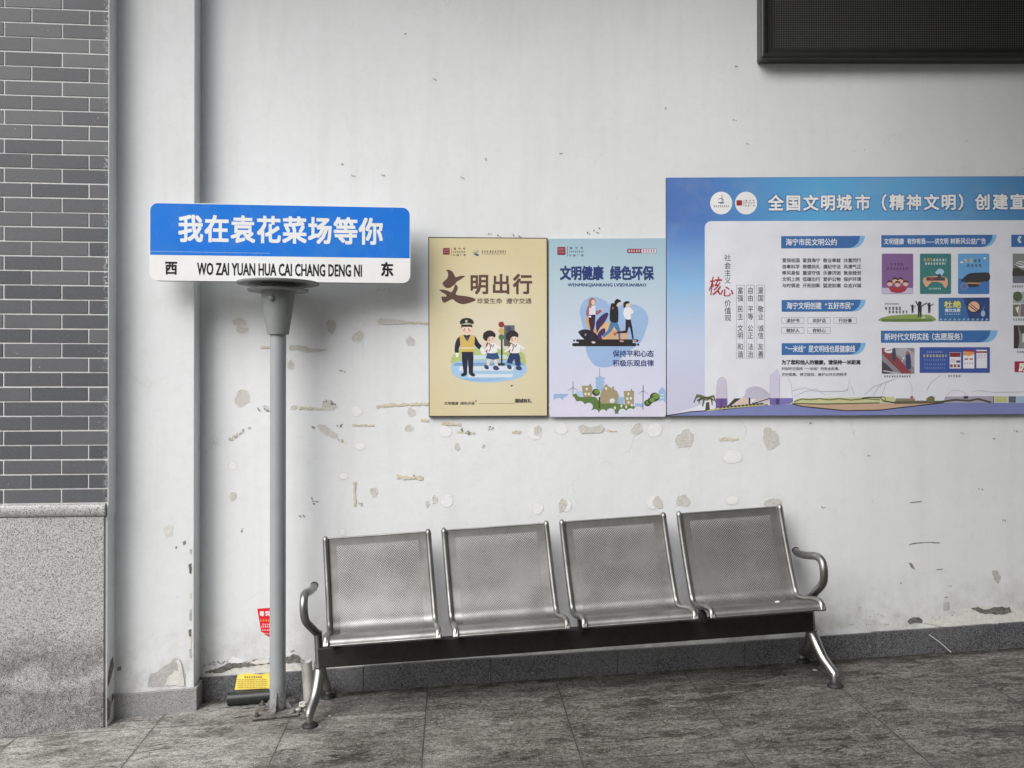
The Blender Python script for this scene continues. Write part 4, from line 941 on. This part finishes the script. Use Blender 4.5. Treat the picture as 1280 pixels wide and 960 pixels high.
A.rect(290, 362, 517, 540, (120, 118, 126)); A.poly([(290, 362), (340, 362), (500, 536), (430, 540), (290, 400)], (120, 52, 60)); A.poly([(290, 450), (330, 480), (370, 520), (350, 540), (290, 540)], (62, 54, 58)); A.poly([(340, 370), (460, 362), (517, 400), (517, 500), (430, 430)], (150, 150, 156)); A.ell(340, 378, 32, 20, (206, 206, 214)); A.stroke([(322, 382), (358, 372)], 5, (40, 40, 46)); A.smooth([(362, 372), (384, 366), (386, 440), (366, 452)], (52, 56, 78)); A.smooth([(456, 400), (484, 396), (494, 500), (460, 496)], (46, 52, 84)); A.ell(470, 396, 11, 13, (150, 80, 70)); A.stroke([(430, 436), (446, 424), (430, 460)], 4, (214, 210, 216)); A.stroke([(300, 520), (420, 540)], 8, (170, 170, 176))
pic('printed_photo')
A.rect(553, 356, 1042, 534, (46, 70, 140)); A.bars(600, 716, 384, 12, (120, 140, 190), 2, 14); A.bars(578, 742, 408, 18, (190, 180, 90), 3, 20)
for y in (440, 470, 496): A.bars(586, 740, y, 11, (110, 132, 186), y, 14)
A.rect(762, 392, 840, 504, (206, 206, 216)); A.rect(764, 394, 838, 424, (116, 36, 40)); A.rect(770, 440, 800, 462, (190, 180, 186)); A.rect(808, 448, 836, 464, (60, 70, 90))
for k in range(3): A.rect(766 + k * 25, 476, 784 + k * 25, 496, (116, 70, 66))
A.rect(856, 376, 934, 504, (214, 210, 212)); A.rect(856, 376, 934, 388, (140, 40, 50)); A.poly([(856, 392), (934, 388), (934, 404), (900, 416), (856, 412)], (204, 130, 60)); A.rect(866, 434, 890, 444, (150, 60, 56)); A.rect(900, 434, 924, 444, (150, 60, 56)); A.bars(862, 928, 464, 12, (150, 130, 140), 4, 16)
A.rect(948, 374, 1022, 502, (206, 208, 220)); A.rect(948, 384, 1022, 396, (140, 36, 48)); A.bars(956, 1014, 408, 10, (170, 150, 160), 5, 20); A.bars(956, 1014, 424, 8, (170, 160, 170), 6, 20)
pic('printed_photo')
A.bars(306, 492, 552, 15, (66, 60, 66), 7, 16); A.part('caption_lettering', nroot); A.bars(752, 844, 550, 15, (66, 60, 66), 8, 16); A.part('caption_lettering', nroot)
A.at(1160, 280, 8); A.bars(840, 1000, 615, 22, (66, 60, 66), 11, 22); A.part('caption_lettering', nroot); A.at(1160, 390, 7.11); A.bars(755, 900, 58, 20, (66, 60, 66), 12, 20); A.part('caption_lettering', nroot); A.bars(790, 900, 345, 20, (66, 60, 66), 13, 20)
A.part('caption_lettering', nroot)
A.at(1160, 280, 8)
A.rect(846, 296, 1300, 590, (110, 116, 112)); A.rect(846, 500, 1300, 590, (96, 96, 110)); A.smooth([(860, 400), (920, 370), (1100, 366), (1290, 400), (1200, 440), (940, 440)], (200, 202, 204))
for y in (396, 412, 428): A.stroke([(862, y), (960, y - 20), (1200, y - 18)], 7, (56, 58, 62))
A.smooth([(846, 450), (900, 436), (980, 470), (1290, 470), (1290, 510), (900, 520), (846, 520)], (54, 50, 44)); pic('printed_photo')
A.rect(848, 680, 1300, 925, (150, 156, 166)); A.ell(895, 725, 46, 50, (72, 82, 50)); A.poly([(848, 800), (920, 810), (900, 925), (848, 925)], (90, 96, 60)); A.rect(848, 790, 1300, 806, (190, 190, 184)); A.poly([(930, 800), (1300, 790), (1300, 925), (920, 925)], (110, 96, 100)); A.poly([(870, 840), (910, 820), (900, 900)], (206, 204, 200)); pic('printed_photo')
A.at(1160, 390, 7.11)
A.rect(760, 118, 1200, 324, (120, 120, 124)); A.poly([(762, 118), (800, 118), (812, 260), (800, 322), (762, 322)], (46, 40, 38)); A.poly([(800, 118), (1200, 118), (1200, 180), (830, 200)], (64, 60, 58)); A.rect(838, 190, 900, 270, (196, 194, 186)); pic('printed_photo')
A.rrect(768, 438, 1190, 534, 10, (140, 30, 52)); A.up(); A.ch('厉', 842, 490, 74, 76, (226, 220, 200), .05); pic('printed_badge')
# drawn skyline along the foot of the board
A.at(830, 370, 5.565); LINE = (150, 148, 164); DRK = (40, 36, 34)
def outl(p, w=2.4, c=LINE): A.stroke(p, w, c)
A.smooth([(360, 778), (366, 640), (374, 585), (402, 562), (430, 585), (436, 640), (440, 778)], (182, 178, 196)); outl([(360, 778), (366, 640), (374, 585), (402, 562), (430, 585), (436, 640), (440, 778)])
A.poly([(360, 712), (438, 712), (440, 780), (358, 782)], (92, 70, 128)); A.poly([(396, 712), (404, 712), (404, 780), (394, 780)], (64, 48, 100))
A.smooth([(560, 700), (575, 646), (640, 628), (700, 650), (740, 690), (740, 712), (560, 712)], (172, 170, 184)); outl([(545, 705), (640, 640), (735, 684)])
A.poly([(736, 712), (738, 556), (790, 508), (804, 556), (802, 712)], (188, 186, 204)); outl([(736, 712), (738, 556), (790, 508), (804, 556), (802, 712)]); outl([(800, 556), (860, 556), (884, 610), (894, 712)])
A.poly([(736, 710), (802, 710), (804, 756), (734, 756)], (96, 84, 150)); A.poly([(804, 710), (896, 710), (898, 746), (804, 756)], (108, 96, 160)); A.poly([(778, 712), (804, 712), (804, 752), (776, 754)], (60, 52, 100))
A.poly([(480, 764), (500, 716), (590, 710), (590, 760)], (196, 176, 166)); A.poly([(600, 756), (640, 716), (736, 712), (720, 756)], (190, 176, 184)); A.poly([(490, 712), (536, 712), (460, 766), (440, 766)], (50, 44, 40)); A.rect(588, 708, 600, 756, DRK); outl([(600, 756), (736, 712)], 7, DRK); outl([(610, 744), (720, 754)], 4, DRK)
outl([(890, 660), (980, 636), (1040, 660), (1120, 664), (1260, 662), (1280, 640)]); outl([(900, 700), (980, 664), (1060, 648), (1120, 690)])
A.poly([(880, 746), (930, 712), (1600, 700), (1610, 742), (1100, 752)], (180, 180, 130)); A.stroke([(905, 736), (960, 716), (1020, 722), (1080, 714), (1150, 722), (1220, 714), (1300, 724), (1400, 714), (1500, 722)], 8, (84, 90, 54)); A.stroke([(900, 748), (1100, 752), (1500, 744)], 9, (66, 72, 46))
A.poly([(890, 750), (1100, 756), (1450, 748), (1960, 740), (1800, 760), (1600, 790), (1280, 800), (1090, 780), (960, 768)], (176, 146, 120))
A.poly([(20, 832), (180, 808), (420, 790), (720, 760), (890, 752), (960, 770), (1080, 782), (1260, 800), (1500, 796), (1700, 772), (1950, 742), (3600, 742), (3600, 812), (1300, 830)], (106, 114, 166))
A.stroke([(20, 832), (180, 806), (420, 788), (720, 757)], 7, DRK); A.stroke([(890, 750), (960, 768), (1080, 780), (1260, 798), (1500, 794), (1700, 770), (1950, 742)], 8, DRK)
A.poly([(290, 796), (380, 776), (560, 752), (720, 752), (700, 762), (420, 786), (300, 802)], (166, 160, 112)); 
for k in range(12): A.ell(392 + k * 26, 776 - k * 2.4, 12, 7, (62, 58, 44), 10)
A.poly([(286, 798), (292, 740), (314, 738), (318, 792)], (60, 56, 42))
for a, b in (((206, 740), (250, 690)), ((240, 746), (270, 700)), ((360, 740), (330, 696)), ((336, 760), (320, 710)), ((220, 712), (270, 692)), ((268, 770), (286, 716))):
    A.stroke([(296, 716), ((a[0] + b[0]) / 2, b[1]), a], 26, (86, 92, 54), 6)
A.stroke([(230, 726), (296, 704), (350, 726)], 9, (52, 56, 34))
A.at(1050, 370, 5.565)
outl([(170, 690), (230, 632), (300, 606), (388, 574)]); outl([(230, 690), (262, 640), (290, 612)]); outl([(290, 690), (320, 606)]); outl([(480, 590), (500, 630), (500, 700)]); outl([(600, 664), (630, 600), (700, 550)], 2.4); outl([(0, 664), (52, 656), (64, 580), (80, 640), (100, 690)]); outl([(740, 690), (780, 656), (850, 660), (880, 690)]); outl([(920, 668), (960, 656), (1070, 670), (1280, 666)])
A.stroke([(150, 712), (200, 704), (280, 706), (300, 730), (380, 742)], 8, DRK); A.stroke([(280, 700), (310, 702), (320, 736)], 5, DRK); A.rect(385, 712, 520, 748, (120, 116, 90)); A.poly([(380, 730), (560, 728), (720, 730), (720, 745), (380, 752)], (84, 80, 56)); A.smooth([(600, 712), (630, 696), (656, 706), (650, 736), (604, 738)], (96, 96, 56)); A.ell(498, 704, 11, 8, (150, 60, 50))
A.poly([(730, 700), (1060, 696), (1060, 742), (720, 744)], (150, 142, 158)); A.stroke([(660, 742), (800, 722), (900, 728), (960, 716), (1050, 740)], 14, (60, 62, 44)); A.rect(1064, 696, 1300, 744, (176, 182, 190)); A.rect(1072, 700, 1160, 738, (176, 176, 110)); A.rect(1172, 698, 1222, 742, (72, 80, 96)); A.rect(1228, 698, 1400, 742, (140, 168, 186)); A.rect(1062, 696, 1068, 746, DRK); A.rect(860, 696, 890, 714, DRK)
A.at(0, 0, 1); A.rect(1290, 470, BX1 - 1, 502, (170, 168, 186))
A.part('printed_skyline', nroot)

# ------------------------------------------------------------------ LED screen
YL = DW - .085
led = empty('led_screen', P(1200, 80, DW), 'large unlit black dot-matrix screen in a dark frame high on the wall', 'screen')
FRM = plain('black_frame_profile', (.022, .022, .022), .38, var=.2, scale=12); FRM2 = plain('matt_black_bezel', (.006, .006, .006), .6)
x0, x1 = P(951.5, 0, YL).x, 3.1; zb_, zt = P(1000, 72.5, YL).z, P(1000, 72.5, YL).z + 1.05
fr = MB(); wf = .028
for (c, s) in ((((x0 + x1) / 2, (YL + DW) / 2, zb_ + wf / 2), (x1 - x0, DW - YL, wf)), (((x0 + x1) / 2, (YL + DW) / 2, zt - wf / 2), (x1 - x0, DW - YL, wf)),
               ((x0 + wf / 2, (YL + DW) / 2, (zb_ + zt) / 2), (wf - .0004, DW - YL - .0006, zt - zb_ - .001)), ((x1 - wf / 2, (YL + DW) / 2, (zb_ + zt) / 2), (wf - .0004, DW - YL - .0006, zt - zb_ - .001))):
    fr.box(c, s, FRM, bev=.009)
fro = fr.build('frame', led)
bz = MB()
for (a, b, c, d) in ((x0 + wf, x1 - wf, zb_ + wf - .004, zb_ + wf + .022), (x0 + wf, x1 - wf, zt - wf - .022, zt - wf + .004), (x0 + wf - .004, x0 + wf + .032, zb_ + wf + .022, zt - wf - .022), (x1 - wf - .032, x1 - wf + .004, zb_ + wf + .022, zt - wf - .022)):
    bz.box(((a + b) / 2, YL + .03, (c + d) / 2), (b - a, .02, d - c), FRM2)
bz.build('bezel', led)
sc_ = MB(); sc_.box(((x0 + x1) / 2, YL + .035, (zb_ + zt) / 2), (x1 - x0 - 2 * wf - .03, .02, zt - zb_ - 2 * wf - .03), m_screen()); sc_.build('screen', led)

# ------------------------------------------------------------------ bench
FLf, FRf = FL(388, 908), FL(1044, 858)
ex = (FRf - FLf).normalized(); up = Vector((-FS, -FT, 1)).normalized(); up = (up - ex * up.dot(ex)).normalized(); ey = up.cross(ex)
def B(u, g, h): return FLf + ex * u + ey * g + up * h
def BS(u, g, h): return B(u + (.305 - g) * .11, g, h)      # the seats sit a little askew on the beam
bench = empty('bench', B(1.13, .18, 0), 'four-seat perforated steel bench with curved tube armrests against the wall', 'bench')
PROF = spline([(0, g, h) for g, h in ((.305, .745), (.296, .70), (.268, .60), (.232, .49), (.203, .415), (.186, .376), (.155, .357), (.10, .360), (.01, .382), (-.045, .389), (-.066, .380), (-.073, .363))], 6)
cum = [0]
for a, b in zip(PROF, PROF[1:]): cum.append(cum[-1] + (b - a).length)
PERF = m_steel('perforated_steel', .33, .38, .55, holes=(.493, cum[-1] - .125), dirt=.5)
rnd = random.Random(11)
for k in range(4):
    u0 = .055 + .546 * k; w = .493
    mb = MB(); nU = 12; n = len(PROF)
    vs = []
    for i in range(nU + 1):
        t = i / nU; 
        for p in PROF:
            sag = .004 * math.sin(math.pi * t) * math.sin(math.pi * min(1, max(0, (.75 - p.z) / .4)))
            vs.append(BS(u0 + .008 + (w - .016) * t, p.y + sag, p.z))
    fs = [(i * n + j, i * n + j + 1, (i + 1) * n + j + 1, (i + 1) * n + j) for i in range(nU) for j in range(n - 1)]
    mb.mesh(vs, fs, PERF, True)
    # rolled top and front lips of the sheet
    mb.tube([BS(u0 + .006, PROF[0].y + .003, PROF[0].z), BS(u0 + w - .006, PROF[0].y + .003, PROF[0].z)], .0045, STEEL, 8)
    mb.tube([BS(u0 + .006, PROF[-1].y + .003, PROF[-1].z), BS(u0 + w - .006, PROF[-1].y + .003, PROF[-1].z)], .0055, STEEL, 8)
    seat = mb.build('seat', bench)
    uv = seat.data.uv_layers.new(name='UVMap')
    for lp in seat.data.loops:
        vi = lp.vertex_index
        if vi < (nU + 1) * n: uv.data[lp.index].uv = ((vi // n) / nU * w, cum[vi % n])
        else: uv.data[lp.index].uv = (0, 0)
    for s_ in (0, 1):
        mb = MB(); uu = u0 + (.010 if s_ == 0 else w - .010)
        pts = []
        for i, p in enumerate(PROF):
            d = (PROF[min(i + 1, n - 1)] - PROF[max(i - 1, 0)]).normalized()
            pts.append(BS(uu, p.y + d.z * .005, p.z - d.y * .005))
        fl = [(1, 1 - .25 * max(0, min(1, (i - n * .82) / (n * .1)))) for i in range(n)]
        mb.tube([BS(uu, PROF[0].y + .004, PROF[0].z + .008)] + pts, [.009] + [.0132] * n, CHROME, 14, flat=[(1, 1)] + fl)
        t = mb.build('side_tube', seat)
        mb = MB(); q = BS(uu, PROF[-1].y - .004, PROF[-1].z + .012)
        M = Matrix((ex, ey, up)).transposed()
        mb.box(q, (.024, .014, .032), STEEL, M @ Matrix.Rotation(R(-35), 3, 'X'), .004); mb.build('end_cap', seat)
mb = MB(); M = Matrix((ex, ey, up)).transposed()
mb.box(B(1.134, .12, .260), (2.20, .05, .088), BEAM, M, .004); mb.build('beam', bench)
for k in range(4):
    for du in (.028, .4695):
        mb = MB(); mb.box(BS(.055 + .546 * k + du, .11, .324), (.018, .10, .046), BEAM, M, .003); mb.build('seat_bracket', bench)
def leg(u, foot_u, sgn):
    lg = MB(); mid = (u, .15)
    col = spline([(u, .150, .365), (u, .148, .31), (u, .145, .25), (u, .142, .20)], 5)
    lg.tube([B(*p) for p in col], [.021 + .004 * abs(i / (len(col) - 1) - .2) for i in range(len(col))], LEG, 16, flat=[(.85, 1.1)] * len(col))
    fr_ = spline([(u, .158, .225), (u + (foot_u - u) * .15, .125, .17), (u + (foot_u - u) * .5, .075, .105), (foot_u, .012, .055), (foot_u, 0, .038)], 6)
    n_ = len(fr_); lg.tube([B(*p) for p in fr_], [.027 - .009 * i / n_ for i in range(n_)], LEG, 16)
    bk_ = spline([(u, .135, .225), (u, .17, .16), (u, .24, .09), (u + (foot_u - u) * .3, .325, .05), (u + (foot_u - u) * .3, .335, .035)], 6)
    n_ = len(bk_); lg.tube([B(*p) for p in bk_], [.026 - .009 * i / n_ for i in range(n_)], LEG, 16)
    lo = lg.build('leg', bench)
    for (fu, g) in ((foot_u, 0), (u + (foot_u - u) * .3, .335)):
        mb = MB(); c = B(fu, g, 0); ax = Matrix((ex, ey, up)).transposed()
        mb.lathe(c, [(.0135, .062), (.0155, .06), (.0155, .016)], CHROME, 18, axis=ax); mb.build('adjuster', lo)
        mb = MB(); mb.lathe(c, [(0, .02), (.018, .019), (.031, .010), (.034, .004), (.034, .0)], BLACK, 24, axis=ax); mb.build('foot_pad', lo)
leg(.031, -.002, -1); leg(2.238, (FRf - FLf).length, 1)
for (ub, uf, ue) in ((.030, .002, 0), (2.245, 2.27, 2.24)):
    mb = MB()
    path = spline([(ub, .165, .345), (ub + (uf - ub) * .4, .115, .385), (uf, .055, .44), (uf, .030, .495), (uf, .048, .540), (uf + (ue - uf) * .3, .095, .553), (uf + (ue - uf) * .7, .19, .537), (ue, .275, .530), (ue, .30, .536)], 7)
    mb.tube([B(*p) for p in path], .0175, CHROME, 18)
    e = B(*path[-1]); arm = mb.build('armrest', bench)
    mb = MB(); d = (B(*path[-1]) - B(*path[-2])).normalized(); q = d.to_track_quat('Z', 'Y').to_matrix()
    mb.lathe(e, [(.0178, -.004), (.0185, .004), (.014, .010), (0, .012)], BLACK, 18, axis=q); mb.build('plug', arm)

# ------------------------------------------------------------------ things round the pole
RP = (190, 40, 52)
st = MB(); Ys = DW - .002
stp = [(321.5, 761), (341, 759.6), (353, 759.2), (353, 793), (344, 797.5), (339, 797.3), (330, 792.5), (329.8, 791), (326.4, 789.8)]
st.face([P(x, y, Ys) for x, y in stp], ink((186, 30, 44), 1.5)); 
for i in range(len(stp)): a, b = P(*stp[i], Ys), P(*stp[(i + 1) % len(stp)], Ys); st.face([a, b, b + Vector((0, .0016, 0)), a + Vector((0, .0016, 0))], ink((186, 30, 44), 1.5))
sticker = props(st.build('warning_sticker', loc=P(340, 790, DW)), 'torn red sticker with white characters on the wall, half hidden by the pole', 'sticker')
A = Art(wall_face(Ys)); A.at(270, 750, 5.65); W_ = (236, 226, 220)
A.line('毒饵站', 304, 424, 97, 38, W_, .03, dy=-3, w=34); A.bars(310, 420, 138, 15, (220, 150, 60), 3, 17); A.bars(328, 410, 168, 12, W_, 4, 13); A.bars(318, 420, 184, 11, W_, 5, 12); A.bars(324, 420, 208, 9, W_, 6, 11); A.bars(338, 420, 234, 8, W_, 7, 11)
A.part('lettering', sticker)
bp = FL(300, 884)
tl, tr_ = FL(285.5, 882), FL(352, 876.5); r_ = .030
bait = empty('bait_tube', (tl + tr_) / 2, 'short black plastic bait tube lying at the skirting beside the pole', 'bait tube')
mb = MB(); dx = (tr_ - tl); dx.z = 0; dx = dx.normalized(); dx = Vector((dx.x, dx.y, FS)).normalized(); L = (tr_ - tl).length
upv = Vector((0, 0, 1)); sd = upv.cross(dx).normalized(); q = Matrix((sd, dx.cross(sd), dx)).transposed()
TUBE = plain('black_plastic_pipe', (.018, .022, .022), .4, var=.3, scale=60)
mb.lathe(tl + upv * r_, [(r_ * .86, .004), (r_ * .86, 0), (r_, 0), (r_, 0), (r_, L * .82)], TUBE, 32, axis=q)
n = 32; vs = []
for k in range(n):   # mitred far end
    a = 2 * math.pi * k / n; vs.append(tl + upv * r_ + q @ Vector((r_ * math.cos(a), r_ * math.sin(a), L * .82)))
for k in range(n):
    a = 2 * math.pi * k / n; p = q @ Vector((r_ * math.cos(a), r_ * math.sin(a), 0)); vs.append(tl + upv * r_ + p + dx * (L * .92 + p.z * 1.0))
mb.mesh(vs, [(k, (k + 1) % n, n + (k + 1) % n, n + k) for k in range(n)], TUBE, True)
mb.lathe(tl + upv * r_, [(0, .03), (r_ * .86, .03)], BLACK, 32, axis=q); mb.build('tube', bait)
CARD = NT('yellow_card'); CARD.done(CARD.mix(CARD.ramp(CARD.noise(30, 5), .4, .7), (.88, .70, .12), (.76, .58, .09)), .5); CARD = CARD.mat
mb = MB(); Yc = tl.y + .022
cpts = [(293.2, 862.4), (335, 860.5), (338.5, 862), (336.5, 841), (326, 843.2), (309, 841.5), (296.8, 844)]
cp2 = [P(x, y, Yc + (862 - y) * .0006) for x, y in cpts]
mb.face(cp2, CARD); mb.face([p + Vector((0, .0012, 0)) for p in cp2[::-1]], CARD)
for i in range(7): j = (i + 1) % 7; mb.face([cp2[i], cp2[j], cp2[j] + Vector((0, .0012, 0)), cp2[i] + Vector((0, .0012, 0))], CARD)
card = mb.build('label_card', bait)
A = Art(lambda x, y, l: P(x, y, Yc + (862 - y) * .0006) - Vector((0, l + .0006, 0))); A.at(270, 750, 5.65); BRN = (96, 78, 30)
A.bars(200, 330, 538, 14, BRN, 2, 15)
for i, y in enumerate((560, 574, 588, 602, 616)): A.bars(150 + i, 362, y, 7, BRN, 10 + i, 10)
A.part('card_lettering', card)
# white pipe stub
pb = FL(385.5, 876)
mb = MB(); PIPE = NT('aged_white_plastic'); PIPE.done(PIPE.mix(PIPE.ramp(PIPE.noise(18, 5), .4, .7), (.82, .81, .77), (.62, .60, .54)), .45); PIPE = PIPE.mat
tx = Vector((.012, 0, 0)); hh = .185
vs = []; n = 32; rings = [(.0215, 0, 0), (.0255, hh, 0), (.0262, hh + .001, 0), (.0240, hh + .001, 0), (.0195, .02, 0)]
for (r_, h_, _) in rings:
    for k in range(n):
        a = 2 * math.pi * k / n; vs.append(pb + Vector((r_ * math.cos(a) - h_ * .05, r_ * math.sin(a), h_ + .004 * math.sin(a * 2 + 1) * (h_ > .1))))
mb.mesh(vs, [(i * n + k, i * n + (k + 1) % n, (i + 1) * n + (k + 1) % n, (i + 1) * n + k) for i in range(len(rings) - 1) for k in range(n)], PIPE, True)
mb.face(vs[-n:], PIPE)
props(mb.build('plastic_cup', loc=pb), 'tall narrow off-white plastic cup standing on the floor behind the bench leg', 'cup')
# litter
def crumple(name, px, py, size, col, label, cat, seed, group=None, flat=.6):
    rnd = random.Random(seed); bm = bmesh.new(); bmesh.ops.create_icosphere(bm, subdivisions=2, radius=1)
    for v in bm.verts:
        d = noise.noise(v.co * 1.7 + Vector((seed, 0, 0))) * .7 + rnd.uniform(-.16, .16)
        v.co *= 1 + d; v.co = Vector((v.co.x * size, v.co.y * size * .8, (v.co.z * flat) * size))
    zmin = min(v.co.z for v in bm.verts); c = FL(px, py); mb = MB()
    mb.mesh([v.co + c + Vector((0, 0, -zmin)) for v in bm.verts], [[v.index for v in f.verts] for f in bm_index(bm)], plain('scrap_' + name, col, .7))
    bm.free(); return props(mb.build(name, loc=c), label, cat, group)
crumple('paper_scrap', 378, 884, .020, (.62, .61, .58), 'largest crumpled white paper scrap, between pole foot and bench leg', 'litter', 3)
crumple('paper_scrap', 372.5, 890, .011, (.55, .54, .51), 'small crumpled scrap at the right edge of the pole base plate', 'litter', 4)
crumple('plaster_chip', 332, 882, .008, (.5, .49, .47), 'tiny plaster chip on the floor at the left of the pole foot', 'litter', 5)
crumple('plaster_chip', 412, 896, .006, (.55, .54, .52), 'tiny white plaster chip on the floor to the right of the front left bench foot', 'litter', 6)
crumple('cigarette_end', 1018.5, 838.5, .008, (.66, .65, .62), 'small white scrap on the floor behind the front right bench foot', 'litter', 7, flat=.4)
crumple('paper_scrap', 1178, 812.5, .007, (.68, .67, .65), 'small white scrap on the floor at the skirting right of the bench', 'litter', 8, flat=.3)
crumple('stone_chip', 981, 845, .007, (.04, .04, .038), 'tiny dark chip on the floor under the fourth seat', 'litter', 9, flat=.4)
crumple('leaf_scrap', 884, 861, .012, (.05, .047, .04), 'small dark scrap on the floor under the gap before the fourth seat', 'litter', 10, flat=.25)
for i, (x, y, r_) in enumerate([(366, 886, .006), (370, 881, .005), (361, 892, .005), (375, 893, .006), (328, 889, .005), (382, 889, .007), (324, 893, .004), (388, 884, .005)]):
    crumple('plaster_crumb', x, y, r_, (.5, .49, .47) if i % 2 else (.34, .33, .31), 'tiny plaster crumb among the dust round the pole base plate', 'litter', 20 + i, 'plaster crumbs round the pole foot')
mb = MB(); a = P(1161.5, 793.5, DW - .018); b = FL(1172, 804.5); b.y = DW - .024; b.z = floor_z(b.x, b.y) + .012
mb.tube([a, a.lerp(b, .5), b - Vector((0, 0, .010))], .0022, plain('white_stick', (.7, .69, .66), .5), 10)
props(mb.build('stick', loc=b), 'thin white stick leaning on the dark skirting right of the bench', 'litter')
mb = MB(); s4 = BS(.055 + .546 * 3 + .335, .035, .3745)
mb.tube([s4 + ex * -.008 + up * .004, s4 + up * .005, s4 + ex * .009 + up * .004], .0045, plain('white_crumb', (.8, .79, .76), .5), 8)
props(mb.build('paper_crumb', loc=s4), 'white paper crumb lying on the front of the rightmost seat', 'litter')
